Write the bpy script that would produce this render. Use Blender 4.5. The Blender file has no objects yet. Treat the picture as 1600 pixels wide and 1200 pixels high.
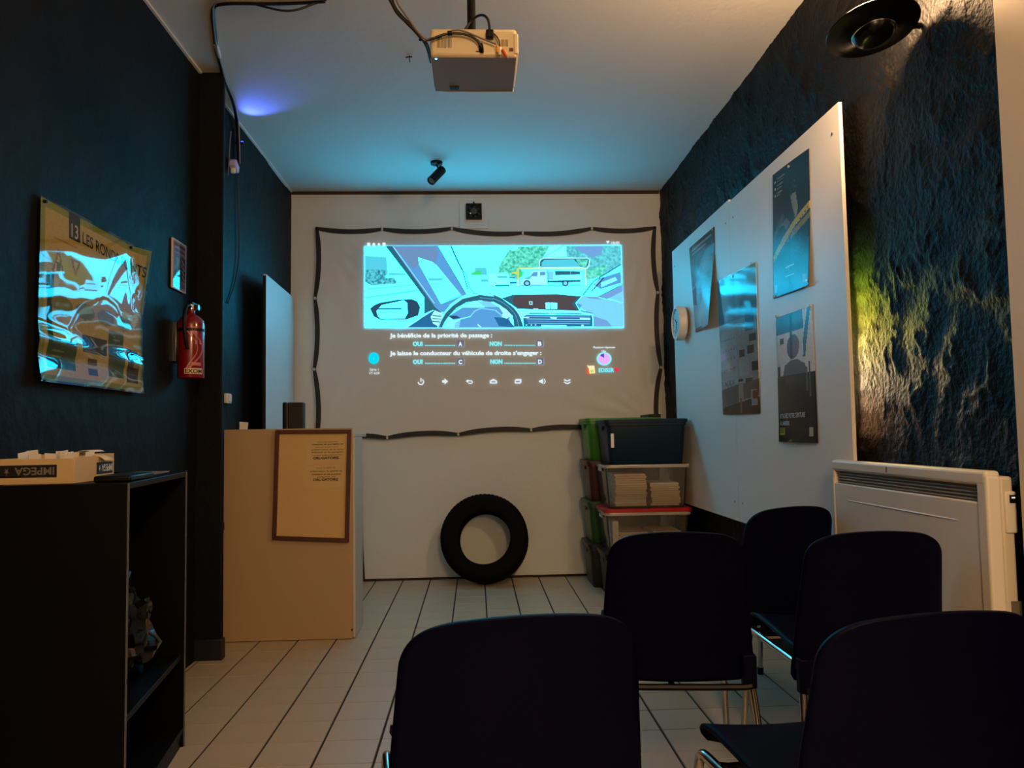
import bpy, bmesh, math, random
import numpy as np
from mathutils import Vector, Matrix, noise as mnoise
random.seed(7)
SC = bpy.context.scene
COL = SC.collection

# ------------------------------------------------------------------ camera
CAM_H = 1.0717
F_PX, YAW, PITCH, ROLL = 1235.5, 0.04666, 0.06172, -0.01636
XL, XR, YB, CH = -1.368, 1.437, 5.940, 2.915      # left wall, right wall, back wall, ceiling height
YF = -1.7                                          # wall behind the viewer
FW = Vector((math.sin(YAW)*math.cos(PITCH), math.cos(YAW)*math.cos(PITCH), math.sin(PITCH)))
_rt = Vector((math.cos(YAW), -math.sin(YAW), 0)); _up = _rt.cross(FW)
RT = math.cos(ROLL)*_rt + math.sin(ROLL)*_up
UP = -math.sin(ROLL)*_rt + math.cos(ROLL)*_up
CAM = Vector((0, 0, CAM_H))
cd = bpy.data.cameras.new('camera'); cam = bpy.data.objects.new('camera', cd); COL.objects.link(cam)
cd.sensor_width = 36; cd.lens = F_PX/1600*36; cd.clip_start = .02; cd.clip_end = 60
cam.matrix_world = Matrix(((RT.x, UP.x, -FW.x, 0), (RT.y, UP.y, -FW.y, 0), (RT.z, UP.z, -FW.z, CAM_H), (0, 0, 0, 1)))
SC.camera = cam

# ------------------------------------------------------------------ world, exposure
W = bpy.data.worlds.new('world'); SC.world = W; W.use_nodes = True
W.node_tree.nodes['Background'].inputs[0].default_value = (.02, .02, .025, 1)
W.node_tree.nodes['Background'].inputs[1].default_value = .05
vs = SC.view_settings
vs.view_transform = 'Standard'; vs.look = 'None'; vs.exposure = 0.0; vs.gamma = 1.0; vs.use_curve_mapping = False

# light levels (each lamp's own light is made in its builder)
DISH_W = 66.0        # wall dish uplighter
BULB_W = 150.0        # globe lamp behind the viewer
PIC_K = 1.0         # brightness of the projected picture
WARM = (1.0, .60, .30)

# ------------------------------------------------------------------ pixel -> place helpers
def ray(px, py): return FW*F_PX + RT*(px-800) - UP*(py-600)
def onY(px, py, Y): d = ray(px, py); return CAM + d*(Y/d.y)
def onX(px, py, X): d = ray(px, py); return CAM + d*(X/d.x)
def onZ(px, py, Z): d = ray(px, py); return CAM + d*((Z-CAM_H)/d.z)

# ------------------------------------------------------------------ materials
def lin(c):
    return tuple((v/255/12.92 if v/255 <= .04045 else ((v/255+.055)/1.055)**2.4) for v in c[:3])
MATS = {}
def M(name, rgb, rough=.6, metal=0, spec=.5, var=.08, vscale=6, bump=0, bscale=60, coat=0, detail=4, emit=None, ek=1.0, var_rgb=None):
    if name in MATS: return MATS[name]
    m = bpy.data.materials.new(name); m.use_nodes = True; nt = m.node_tree; n = nt.nodes; l = nt.links
    b = n['Principled BSDF']
    tc = n.new('ShaderNodeTexCoord'); nz = n.new('ShaderNodeTexNoise'); nz.inputs['Scale'].default_value = vscale; nz.inputs['Detail'].default_value = detail
    l.new(tc.outputs['Object'], nz.inputs['Vector'])
    mx = n.new('ShaderNodeMix'); mx.data_type = 'RGBA'
    c = lin(rgb); d = lin(var_rgb) if var_rgb else tuple(v*(1-2*var) for v in c)
    mx.inputs[6].default_value = (*c, 1); mx.inputs[7].default_value = (*d, 1)
    l.new(nz.outputs['Fac'], mx.inputs[0]); l.new(mx.outputs[2], b.inputs['Base Color'])
    b.inputs['Roughness'].default_value = rough; b.inputs['Metallic'].default_value = metal
    b.inputs['Specular IOR Level'].default_value = spec; b.inputs['Coat Weight'].default_value = coat; b.inputs['Coat Roughness'].default_value = .05
    if bump:
        nb = n.new('ShaderNodeTexNoise'); nb.inputs['Scale'].default_value = bscale; nb.inputs['Detail'].default_value = 6
        l.new(tc.outputs['Object'], nb.inputs['Vector'])
        bp = n.new('ShaderNodeBump'); bp.inputs['Strength'].default_value = bump; bp.inputs['Distance'].default_value = .02
        l.new(nb.outputs['Fac'], bp.inputs['Height']); l.new(bp.outputs['Normal'], b.inputs['Normal'])
    if emit:
        b.inputs['Emission Color'].default_value = (*lin(emit), 1); b.inputs['Emission Strength'].default_value = ek
    MATS[name] = m; return m
def EM(name, rgb, k=1.0, rgb2=None, scale=80, raw=None):
    """light-emitting picture colour of the projection; two colours mixed by noise where the picture shows foliage"""
    if name in MATS: return MATS[name]
    m = bpy.data.materials.new(name); m.use_nodes = True; nt = m.node_tree; n = nt.nodes; l = nt.links
    n.remove(n['Principled BSDF'])
    e = n.new('ShaderNodeEmission'); e.inputs[1].default_value = k*PIC_K
    c = raw if raw else lin(rgb)
    tc = n.new('ShaderNodeTexCoord'); nz = n.new('ShaderNodeTexNoise'); nz.inputs['Scale'].default_value = scale; nz.inputs['Detail'].default_value = 5
    l.new(tc.outputs['Object'], nz.inputs['Vector'])
    rp = n.new('ShaderNodeValToRGB'); rp.color_ramp.elements[0].position = .34; rp.color_ramp.elements[1].position = .62
    d = lin(rgb2) if rgb2 else tuple(v*.97 for v in c)
    rp.color_ramp.elements[0].color = (*c, 1); rp.color_ramp.elements[1].color = (*d, 1)
    l.new(nz.outputs['Fac'], rp.inputs[0]); l.new(rp.outputs[0], e.inputs[0]); l.new(e.outputs[0], n['Material Output'].inputs[0])
    MATS[name] = m; return m
def film(name, tint=(1, 1, 1), gloss=.03, fac=None, body=None, bodyfac=0.0):
    """clear plastic: see-through, with a mirror-like sheen by Fresnel and an optional milky body"""
    if name in MATS: return MATS[name]
    m = bpy.data.materials.new(name); m.use_nodes = True; nt = m.node_tree; n = nt.nodes; l = nt.links
    n.remove(n['Principled BSDF'])
    t = n.new('ShaderNodeBsdfTransparent'); t.inputs[0].default_value = (*tint, 1)
    g = n.new('ShaderNodeBsdfGlossy'); g.inputs['Roughness'].default_value = gloss
    fr = n.new('ShaderNodeFresnel'); fr.inputs[0].default_value = 1.5 if fac is None else fac
    mx = n.new('ShaderNodeMixShader'); last = t
    if body:
        d = n.new('ShaderNodeBsdfDiffuse'); d.inputs[0].default_value = (*lin(body), 1)
        nz = n.new('ShaderNodeTexNoise'); nz.inputs['Scale'].default_value = 9
        mr = n.new('ShaderNodeMapRange'); mr.inputs[3].default_value = bodyfac*.7; mr.inputs[4].default_value = bodyfac*1.3
        l.new(nz.outputs['Fac'], mr.inputs[0])
        m2 = n.new('ShaderNodeMixShader'); l.new(mr.outputs[0], m2.inputs[0]); l.new(t.outputs[0], m2.inputs[1]); l.new(d.outputs[0], m2.inputs[2]); last = m2
    l.new(fr.outputs[0], mx.inputs[0]); l.new(last.outputs[0], mx.inputs[1]); l.new(g.outputs[0], mx.inputs[2])
    l.new(mx.outputs[0], n['Material Output'].inputs[0])
    MATS[name] = m; return m
def print_mat(name, rough=.55, spec=.4):
    if name in MATS: return MATS[name]
    m = bpy.data.materials.new(name); m.use_nodes = True; nt = m.node_tree; n = nt.nodes; l = nt.links
    a = n.new('ShaderNodeAttribute'); a.attribute_name = 'ink'
    nz = n.new('ShaderNodeTexNoise'); nz.inputs['Scale'].default_value = 40
    mx = n.new('ShaderNodeMix'); mx.data_type = 'RGBA'; mx.blend_type = 'MULTIPLY'; mx.inputs[0].default_value = .12
    l.new(a.outputs['Color'], mx.inputs[6]); l.new(nz.outputs['Color'], mx.inputs[7])
    b = n['Principled BSDF']; l.new(mx.outputs[2], b.inputs['Base Color']); b.inputs['Roughness'].default_value = rough; b.inputs['Specular IOR Level'].default_value = spec
    MATS[name] = m; return m

# ------------------------------------------------------------------ geometry helpers
WM = {}
def tag(o, label=None, cat=None, group=None, kind=None):
    if label: o['label'] = label
    if cat: o['category'] = cat
    if group: o['group'] = group
    if kind: o['kind'] = kind
    return o
def thing(name, label, cat, loc, rz=0, group=None, tilt=None):
    o = bpy.data.objects.new(name, None); COL.objects.link(o); o.empty_display_size = .05
    m = Matrix.Translation(Vector(loc)) @ Matrix.Rotation(rz, 4, 'Z')
    if tilt is not None: m = m @ tilt
    o.matrix_world = m; WM[o] = m
    return tag(o, label, cat, group)
class MB:
    def __init__(s): s.v = []; s.f = []; s.mi = []
    def add(s, verts, faces, mi=0):
        k = len(s.v); s.v += [Vector(v) for v in verts]; s.f += [tuple(i+k for i in f) for f in faces]; s.mi += [mi]*len(faces); return s
    def box(s, lo, hi, m=None, mi=0, taper=(1, 1)):
        x0, y0, z0 = lo; x1, y1, z1 = hi; cx, cy = (x0+x1)/2, (y0+y1)/2
        v = []
        for z, t in ((z0, taper[0]), (z1, taper[1])):
            for x, y in ((x0, y0), (x1, y0), (x1, y1), (x0, y1)): v.append(Vector((cx+(x-cx)*t, cy+(y-cy)*t, z)))
        if m: v = [m @ p for p in v]
        return s.add(v, [(3, 2, 1, 0), (4, 5, 6, 7), (0, 1, 5, 4), (1, 2, 6, 5), (2, 3, 7, 6), (3, 0, 4, 7)], mi)
    def cyl(s, p0, p1, r, r1=None, n=20, mi=0, cap=True):
        p0 = Vector(p0); p1 = Vector(p1); r1 = r if r1 is None else r1
        a = (p1-p0).normalized(); e = a.orthogonal().normalized(); g = a.cross(e)
        v = []
        for p, q in ((p0, r), (p1, r1)):
            for i in range(n):
                t = 2*math.pi*i/n; v.append(p+q*(math.cos(t)*e+math.sin(t)*g))
        f = [(i, (i+1) % n, n+(i+1) % n, n+i) for i in range(n)]
        if cap: f += [tuple(range(n-1, -1, -1)), tuple(range(n, 2*n))]
        return s.add(v, f, mi)
    def tube(s, pts, r, n=8, smooth=2, mi=0, rad=None):
        pts = [Vector(p) for p in pts]
        for _ in range(smooth):
            q = [pts[0]]
            for a, b in zip(pts[:-1], pts[1:]): q += [a*.75+b*.25, a*.25+b*.75]
            q.append(pts[-1]); pts = q
        v = []; prev = None
        for i, p in enumerate(pts):
            d = (pts[min(i+1, len(pts)-1)]-pts[max(i-1, 0)]).normalized()
            e = d.orthogonal().normalized() if prev is None else (prev-d*prev.dot(d)).normalized()
            prev = e; g = d.cross(e); rr = r if rad is None else rad(i/(len(pts)-1))
            v += [p+rr*(math.cos(2*math.pi*j/n)*e+math.sin(2*math.pi*j/n)*g) for j in range(n)]
        L = len(pts)
        f = [(i*n+j, i*n+(j+1) % n, (i+1)*n+(j+1) % n, (i+1)*n+j) for i in range(L-1) for j in range(n)]
        f += [tuple(range(n-1, -1, -1)), tuple(range((L-1)*n, L*n))]
        return s.add(v, f, mi)
    def lathe(s, prof, m=None, n=40, mi=0, close=False):
        v = []
        for r, z in prof:
            for j in range(n):
                t = 2*math.pi*j/n; v.append(Vector((r*math.cos(t), r*math.sin(t), z)))
        if m: v = [m @ p for p in v]
        L = len(prof); R_ = L if close else L-1
        f = [(i*n+j, i*n+(j+1) % n, ((i+1) % L)*n+(j+1) % n, ((i+1) % L)*n+j) for i in range(R_) for j in range(n)]
        if not close:
            f += [tuple(range(n-1, -1, -1)), tuple(range((L-1)*n, L*n))]
        return s.add(v, f, mi)
    def grid(s, fn, nu, nv, mi=0):
        v = [fn(i/nu, j/nv) for j in range(nv+1) for i in range(nu+1)]
        return s.add(v, [(j*(nu+1)+i, j*(nu+1)+i+1, (j+1)*(nu+1)+i+1, (j+1)*(nu+1)+i) for j in range(nv) for i in range(nu)], mi)
    def slab(s, quad, nrm, t, mi=0):
        """a flat piece from an outline of points plus thickness along nrm"""
        q = [Vector(p) for p in quad]; n = len(q); o = Vector(nrm).normalized()*t
        return s.add(q+[p+o for p in q], [tuple(range(n-1, -1, -1)), tuple(range(n, 2*n))]+[(i, (i+1) % n, n+(i+1) % n, n+i) for i in range(n)], mi)
    def build(s, name, mats, parent=None, local=False, bevel=0, smooth=True, angle=38, seg=2, kind=None, fix=False):
        me = bpy.data.meshes.new(name)
        v = s.v; loc = None
        if parent is not None:
            if not local:
                inv = WM[parent].inverted(); v = [inv @ p for p in v]
        else:
            xs = [p.x for p in v]; ys = [p.y for p in v]; zs = [p.z for p in v]
            loc = Vector(((min(xs)+max(xs))/2, (min(ys)+max(ys))/2, min(zs))); v = [p-loc for p in v]
        me.from_pydata([tuple(p) for p in v], [], s.f)
        mats = mats if isinstance(mats, (list, tuple)) else [mats]
        for m in mats: me.materials.append(m)
        if len(mats) > 1: me.polygons.foreach_set('material_index', s.mi)
        me.update()
        if fix:
            bm = bmesh.new(); bm.from_mesh(me); bmesh.ops.recalc_face_normals(bm, faces=bm.faces); bm.to_mesh(me); bm.free()
        if smooth:
            me.polygons.foreach_set('use_smooth', [True]*len(me.polygons)); me.set_sharp_from_angle(angle=math.radians(angle))
        o = bpy.data.objects.new(name, me); COL.objects.link(o)
        if parent is not None: o.parent = parent; WM[o] = WM[parent]
        else: o.location = loc; WM[o] = Matrix.Translation(loc)
        if bevel:
            b = o.modifiers.new('bevel', 'BEVEL'); b.width = bevel; b.segments = seg; b.limit_method = 'ANGLE'; b.angle_limit = math.radians(40)
        if kind: o['kind'] = kind
        return o
def bx(name, lo, hi, mat, parent=None, bevel=0, m=None, **k):
    return MB().box(lo, hi, m).build(name, mat, parent, bevel=bevel, **k)
def wp(parent, x, y, z): return WM[parent] @ Vector((x, y, z))

# lettering: font outline -> flat mesh, laid on a surface by fn(s, t): s runs 0..1 along the line, t = 1 is capital height
def text_flat(body, bold=0.0):
    cu = bpy.data.curves.new('lettering', 'FONT'); cu.body = body; cu.size = 1; cu.resolution_u = 3; cu.offset = bold
    ob = bpy.data.objects.new('lettering', cu); COL.objects.link(ob)
    dg = bpy.context.evaluated_depsgraph_get(); me = bpy.data.meshes.new_from_object(ob.evaluated_get(dg))
    v = [(p.co.x, p.co.y) for p in me.vertices]; f = [tuple(p.vertices) for p in me.polygons]
    bpy.data.objects.remove(ob); bpy.data.curves.remove(cu); bpy.data.meshes.remove(me)
    xs = [p[0] for p in v]; x0, x1 = min(xs), max(xs)
    return [((x-x0)/(x1-x0), y/.73) for x, y in v], f
def lettering(body, fn, mat, parent, bold=.0, name='lettering'):
    v, f = text_flat(body, bold)
    return MB().add([fn(a, b) for a, b in v], f).build(name, mat, parent, smooth=False)

# printed sheets: colours of the ink kept per face of a fine grid (u right, v down)
def paint(nu, nv, base, shapes, speck=0.0, seed=1):
    u, v = np.meshgrid((np.arange(nu)+.5)/nu, (np.arange(nv)+.5)/nv)
    img = np.empty((nv, nu, 3)); img[:] = base
    rng = np.random.default_rng(seed)
    for s in shapes:
        k = s[0]; c = np.array(s[1], float)
        if k == 'rect': msk = (u >= s[2]) & (u < s[4]) & (v >= s[3]) & (v < s[5])
        elif k == 'ell': msk = ((u-s[2])/s[4])**2+((v-s[3])/s[5])**2 < 1
        elif k == 'fade':
            w = np.clip((v-s[2])/(s[3]-s[2]), 0, 1)[..., None]; img[:] = img*(1-w)+c*w; continue
        elif k == 'blot':   # mottled patch
            w = np.exp(-(((u-s[2])/s[4])**2+((v-s[3])/s[5])**2)*2)*(.7+.3*rng.random((nv, nu))); img[:] = img*(1-w[..., None])+c*w[..., None]; continue
        else:
            msk = np.zeros(u.shape, bool); pt = s[2]; j = len(pt)-1
            for i in range(len(pt)):
                (xi, yi), (xj, yj) = pt[i], pt[j]
                if yi != yj: msk ^= ((yi > v) != (yj > v)) & (u < (xj-xi)*(v-yi)/(yj-yi)+xi)
                j = i
        img[msk] = c
    if speck: img *= 1+speck*(rng.random((nv, nu, 1))-.5)
    img = np.clip(img, 0, 255)/255
    return np.where(img <= .04045, img/12.92, ((img+.055)/1.055)**2.4)
def sheet(name, fn, img, mat, parent, thick=.0006):
    nv, nu, _ = img.shape
    o = MB().grid(fn, nu, nv).build(name, mat, parent)
    a = o.data.attributes.new('ink', 'FLOAT_COLOR', 'CORNER')
    c = np.ones((nv*nu, 4, 4)); c[:, :, :3] = img.reshape(-1, 1, 3)
    a.data.foreach_set('color', c.ravel())
    s = o.modifiers.new('thickness', 'SOLIDIFY'); s.thickness = thick; s.offset = 0
    return o
def lineq(a, b, w):
    d = (b[0]-a[0], b[1]-a[1]); L = math.hypot(*d); n = (-d[1]/L*w/2, d[0]/L*w/2)
    return [(a[0]+n[0], a[1]+n[1]), (b[0]+n[0], b[1]+n[1]), (b[0]-n[0], b[1]-n[1]), (a[0]-n[0], a[1]-n[1])]

# ------------------------------------------------------------------ common materials
m_white_wall = M('white_painted_plaster', (212, 219, 218), .8, var=.05, vscale=1.5, bump=.15, bscale=25)
m_ceil = M('white_painted_ceiling', (208, 206, 200), .85, var=.04, vscale=1.2, bump=.08, bscale=30)
m_navy = M('dark_navy_wall_paint', (20, 21, 23), .6, spec=.12, var=.2, vscale=2.5, bump=.35, bscale=14)
m_black_plaster = M('black_rough_plaster', (11, 10, 9), .5, spec=.13, var=.2, vscale=4, bump=.5, bscale=60)
m_tile = M('cream_floor_tile', (190, 176, 152), .4, var=.06, vscale=3, var_rgb=(176, 160, 134))
m_grout = M('dark_grout', (40, 30, 22), .9)
m_black = M('black_plastic', (8, 8, 9), .45, spec=.2)
m_blackgloss = M('glossy_black_bag', (12, 11, 12), .12, spec=.6)
m_cab = M('black_laminate', (7, 6, 9), .45, spec=.12, var=.1)
m_edge = M('grey_edge_band', (92, 92, 98), .5)
m_chair = M('midnight_blue_chair_shell', (4, 4, 32), .5, spec=.07, var=.15, vscale=20, bump=.05, bscale=300)
m_chrome = M('chrome_tube', (200, 198, 195), .16, metal=1, var=.03)
m_white = M('white_enamel', (222, 218, 210), .4, var=.03)
m_offwhite = M('beige_laminate', (176, 150, 116), .55, var=.04, vscale=2)
m_sidegrey = M('pale_grey_laminate', (190, 186, 175), .55, var=.04)
m_brown = M('dark_brown_frame_wood', (84, 42, 26), .5, var=.2, vscale=30)
m_paper = M('cream_paper', (226, 210, 180), .8, var=.04)
m_whitepaper = M('white_paper', (228, 224, 216), .8, var=.04)
m_ink = M('black_ink', (26, 22, 20), .8)
m_steel = M('brushed_steel', (150, 150, 150), .3, metal=1)
m_rubber = M('black_tyre_rubber', (9, 8, 8), .8, spec=.12, var=.15, vscale=20, bump=.2, bscale=120)
m_red = M('red_extinguisher_paint', (120, 10, 16), .25, coat=.4)
m_card = M('pale_cardboard', (206, 178, 132), .75, var=.06, vscale=12)
m_cable = M('black_cable', (14, 12, 12), .5)
m_greycable = M('grey_cable', (120, 112, 108), .5)

# ------------------------------------------------------------------ the room
floor = bx('floor', (XL-.1, YF-.1, -.08), (XR+.1, YB+.1, -.004), m_grout, kind='structure')
X0, Y0, T = -.7493, 2.6834, .2
gx, gy = .0080, .0034
def tile_at(i, j):
    a = max(X0+T*i+gx/2, XL+.002); b = min(X0+T*(i+1)-gx/2, XR-.002)
    c = Y0+T*j+gy/2; d = min(Y0+T*(j+1)-gy/2, YB-.004)
    return a, b, c, d
tile_cache = {}
rest = MB()
for i in range(-4, 11):
    for j in range(-23, 17):
        a, b, c, d = tile_at(i, j)
        if b-a < .012 or d-c < .012: continue
        if j < -2:
            rest.box((a, c, -.004), (b, d, 0)); continue
        key = (round(b-a, 4), round(d-c, 4))
        if key not in tile_cache:
            w, h = (b-a)/2, (d-c)/2
            o = MB().box((-w, -h, -.004), (w, h, 0), taper=(1, .988)).build('tile', m_tile, floor, local=True, smooth=False)
            tile_cache[key] = o.data
        else:
            o = bpy.data.objects.new('tile', tile_cache[key]); COL.objects.link(o); o.parent = floor
        o.location = WM[floor].inverted() @ Vector(((a+b)/2, (c+d)/2, random.uniform(-.0006, .0002)))
rest.build('tile_field', m_tile, floor, kind='stuff', smooth=False)

bx('ceiling', (XL-.1, YF-.1, CH), (XR+.1, YB+.1, CH+.08), m_ceil, kind='structure')
bx('wall_back', (XL-.1, YB, 0), (XR+.1, YB+.1, CH), m_white_wall, kind='structure')
bx('wall_front', (XL-.1, YF-.1, 0), (XR+.1, YF, CH), m_white_wall, kind='structure')
def lw(u, v):
    y = YF+(YB-YF)*u; z = CH*v
    return Vector((XL+.006*mnoise.noise(Vector((y*1.7, z*1.7, 3)))+.0025*mnoise.noise(Vector((y*9, z*9, 8))), y, z))
wl = MB().grid(lw, 190, 72)
wl.add([(XL-.1, YF, 0), (XL-.1, YB, 0), (XL-.1, YB, CH), (XL-.1, YF, CH)], [(3, 2, 1, 0)])
wl.build('wall_left', m_navy, kind='structure', angle=80)
def rw(u, v):
    y = 1.2+(YB-1.2)*u; z = CH*v
    wob = mnoise.noise(Vector((y*4, z*4, 1)))
    n1 = mnoise.noise(Vector((y*8+wob, z*7-wob, 2))); n2 = mnoise.noise(Vector((y*20+1.5*wob, z*17+1.5*wob, 5))); n3 = mnoise.noise(Vector((y*38, z*36, 9)))
    rid = max(1-abs(n2)*3.2, 0)
    h = .007*n1+.0075*rid*max(n1+.35, 0)+.0030*n3*(.4+max(n1, 0))
    return Vector((XR+.005-h, y, z))
wr = MB().grid(rw, 620, 380)
wr.add([(XR+.03, 1.2, 0), (XR+.03, YB, 0), (XR+.03, YB, CH), (XR+.03, 1.2, CH)], [(0, 1, 2, 3)])
wr.build('wall_right', m_black_plaster, kind='structure', angle=180)
bx('wall_right_rear', (XR+.004, YF, 0), (XR+.08, 1.22, CH), m_black_plaster, kind='structure')
# pale casing on the right wall, nearest the viewer
bx('trim_1', (XR-.035, 1.55, 0), (XR+.003, 1.995, CH), M('cream_painted_casing', (226, 212, 188), .6, var=.03), kind='structure', bevel=.004)
bx('trim_4', (XR-.047, 1.50, .2), (XR-.036, 1.80, 2.0), M('orange_wood_panel', (190, 110, 50), .5), kind='structure', bevel=.002)
# pillar against the left wall, with its skirting block
py0 = 3.954
bx('wall_pillar', (XL-.02, py0, 0), (-1.248, py0+.03, CH), m_navy, kind='structure', bevel=.006)
bx('baseboard_pillar', (XL-.01, py0-.012, 0), (-1.236, py0+.04, .10), M('dark_skirting', (24, 22, 26), .5), kind='structure', bevel=.004)
# dark gap lines at the head and foot of the back wall
bx('trim_2', (XL, YB-.010, CH-.022), (XR, YB+.01, CH+.001), M('dark_gap_trim', (58, 50, 44), .8), kind='structure', bevel=.003)
bx('trim_3', (XL, YB-.006, 0), (XR, YB+.01, .016), M('dark_floor_joint', (48, 38, 30), .9), kind='structure', bevel=.002)

tl_ = MB()
for k in range(46):
    y0_ = YF+(YB-YF)*k/46; w_ = random.uniform(.003, .009)
    tl_.box((XL-.004, y0_, CH-.004-w_), (XL+.010+w_*.4, y0_+(YB-YF)/46, CH+.001))
tl_.build('trim_5', m_ceil, kind='structure', smooth=False)
# ------------------------------------------------------------------ projection screen
YS = YB-.030
scr = thing('projection_screen', 'white cloth projection screen with black scalloped border on the back wall', 'screen', (0.1, YS, 1.1))
def bow(pts, cx, cy, amt=4.5, n=8):
    """edge through the hooks; the edge sags inward between hooks"""
    out = []
    for (a, b) in zip(pts[:-1], pts[1:]):
        mx_, my_ = (a[0]+b[0])/2, (a[1]+b[1])/2
        d = (b[0]-a[0], b[1]-a[1]); L = math.hypot(*d); nn = (-d[1]/L, d[0]/L)
        if (cx-mx_)*nn[0]+(cy-my_)*nn[1] < 0: nn = (-nn[0], -nn[1])
        for k in range(n):
            t = k/n; s = 4*t*(1-t)*amt
            out.append((a[0]+d[0]*t+nn[0]*s, a[1]+d[1]*t+nn[1]*s))
    out.append(pts[-1]); return out
h_top = [(495, 357), (597, 358), (706, 357), (817, 364), (925, 357), (1023, 356)]
h_left = [(495, 357), (492, 466), (491, 577), (495, 686)]
h_bot = [(495, 686), (605, 684), (716, 679), (830, 672), (935, 671), (1027, 668)]
h_right = [(1023, 356), (1028, 457), (1033, 574), (1027, 668)]
e_top, e_left, e_bot, e_right = (bow(p, 760, 515) for p in (h_top, h_left, h_bot, h_right))
def along(e, t):
    x = t*(len(e)-1); i = min(int(x), len(e)-2); k = x-i
    return (e[i][0]*(1-k)+e[i+1][0]*k, e[i][1]*(1-k)+e[i+1][1]*k)
def cloth(u, v):
    a, b, c, d = along(e_top, u), along(e_bot, u), along(e_left, v), along(e_right, v)
    q = []
    for k in (0, 1):
        bil = (1-u)*(1-v)*e_top[0][k]+u*(1-v)*e_top[-1][k]+(1-u)*v*e_bot[0][k]+u*v*e_bot[-1][k]
        q.append((1-v)*a[k]+v*b[k]+(1-u)*c[k]+u*d[k]-bil)
    w = onY(q[0], q[1], YS)
    # slack folds running out of the corners, strongest at the right-hand edge
    edge = min(u, 1-u, v, 1-v)
    f = 0
    for (cu, cv, amp, fr) in ((1, 0, .016, 26), (1, 1, .016, 22), (0, 1, .008, 20), (0, 0, .006, 24)):
        dx, dy = (u-cu)*1.75, v-cv; r = math.hypot(dx, dy); an = math.atan2(dy, dx)
        f += amp*math.sin(an*fr)*math.exp(-r*2.3)*min(r*6, 1)
    f += .010*math.sin((u-.93)*38+v*2.5)*max(0, (u-.84)/.16)
    f *= min(1, edge*14)
    dx_ = max(562-q[0], q[0]-982, 0); dy_ = max(374-q[1], q[1]-604, 0)
    f *= min(1, max(dx_, dy_)/14)      # taut where the picture falls
    w.y -= max(-.02, min(.02, f))
    return w
MB().grid(cloth, 100, 50).build('cloth', M('white_screen_cloth', (210, 211, 208), .85, var=.03), scr, angle=180)
m_band = M('black_border_tape', (16, 16, 18), .6)
def band(hooks, inner=(760, 515)):
    for a, b in zip(hooks[:-1], hooks[1:]):
        c = bow([a, b], *inner, n=14)
        mb = MB(); wv = []
        for k, p in enumerate(c):
            t = k/(len(c)-1)
            q0 = c[max(k-1, 0)]; q1 = c[min(k+1, len(c)-1)]
            L = math.hypot(q1[0]-q0[0], q1[1]-q0[1]); nn = (-(q1[1]-q0[1])/L, (q1[0]-q0[0])/L)
            hw = 2.4+1.3*min(1, 4*t*(1-t)*1.6)
            for s in (-1, 1): wv.append(onY(p[0]+s*hw*nn[0], p[1]+s*hw*nn[1], YS-.004))
        n = len(c)
        vv = wv+[p+Vector((0, -.002, 0)) for p in wv]; o = len(wv)
        ff = []
        for k in range(n-1):
            i = 2*k
            ff += [(i, i+1, i+3, i+2), (o+i, o+i+2, o+i+3, o+i+1), (i, i+2, o+i+2, o+i), (i+1, o+i+1, o+i+3, i+3)]
        mb.add(vv, ff).build('border_strip', m_band, scr, fix=True)
for h in (h_top, h_left, h_bot, h_right): band(h)
m_hook = M('white_plastic_hook', (205, 203, 198), .4)
for p in h_top[1:-1]+h_left[1:-1]+h_bot[1:-1]+h_right[1:-1]:
    c = onY(p[0], p[1], YS-.008)
    MB().cyl(c+Vector((0, .034, 0)), c, .007, .009, n=10).box(c+Vector((-.006, -.004, -.011)), c+Vector((.006, .001, .011))).build('hook', m_hook, scr, bevel=.001)
for p in (h_top[0], h_top[-1], h_bot[0], h_bot[-1]):
    c = onY(p[0], p[1], YS-.006)
    MB().cyl(c+Vector((0, .034, 0)), c+Vector((0, -.006, 0)), .014, .012, n=12).build('corner_hook', m_black, scr)

# ---- the projected picture: flat colours thrown on the cloth, painter's order, each a hair further forward
pic = MB(); picmats = []; layer = [0]
YP = YS-.004
def A(x, y): return (550+x/6.667, 370+y/6.667)
def B(x, y): return (770+x/6.957, 370+y/6.957)
def P(mat, pts, conv=None):
    if mat not in picmats: picmats.append(mat)
    layer[0] += 1; y = YP-.00003*layer[0]
    q = [onY(*(conv(*p) if conv else p), y) for p in pts]
    pic.add(q, [tuple(range(len(q)))], picmats.index(mat))
def PL(mat, pts, w, conv=None):
    pts = [conv(*p) for p in pts] if conv else pts
    for a, b in zip(pts[:-1], pts[1:]): P(mat, lineq(a, b, w))
def PE(mat, c, rx, ry, conv=None, n=20, a0=0, a1=2*math.pi):
    c = conv(*c) if conv else c
    P(mat, [(c[0]+rx*math.cos(a0+(a1-a0)*k/n), c[1]+ry*math.sin(a0+(a1-a0)*k/n)) for k in range(n if a1-a0 > 6.28 else n+1)])
sky = EM('picture_sky', None, 1.0, raw=(.17, 8.7, 15.0))
sky2 = EM('picture_pale_cyan', None, 1.0, raw=(.26, 7.0, 12.0))
haze_c = EM('picture_haze', (88, 214, 240)); teal = EM('picture_dark_teal', (48, 108, 128)); mid = EM('picture_mid_blue', (92, 165, 228))
mid2 = EM('picture_grey_blue', (112, 150, 196)); deep = EM('picture_deep_blue', (42, 112, 165)); navy = EM('picture_navy', (44, 78, 104))
pale = EM('picture_pale_blue', (128, 222, 255)); lav = EM('picture_lavender', (118, 170, 230)); brn = EM('picture_brown_panel', (84, 76, 80))
cars = EM('picture_parked_cars', (34, 110, 140), rgb2=(98, 226, 240), scale=60)
leaf = EM('picture_leaves', (48, 176, 150), rgb2=(116, 250, 226), scale=46)
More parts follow.
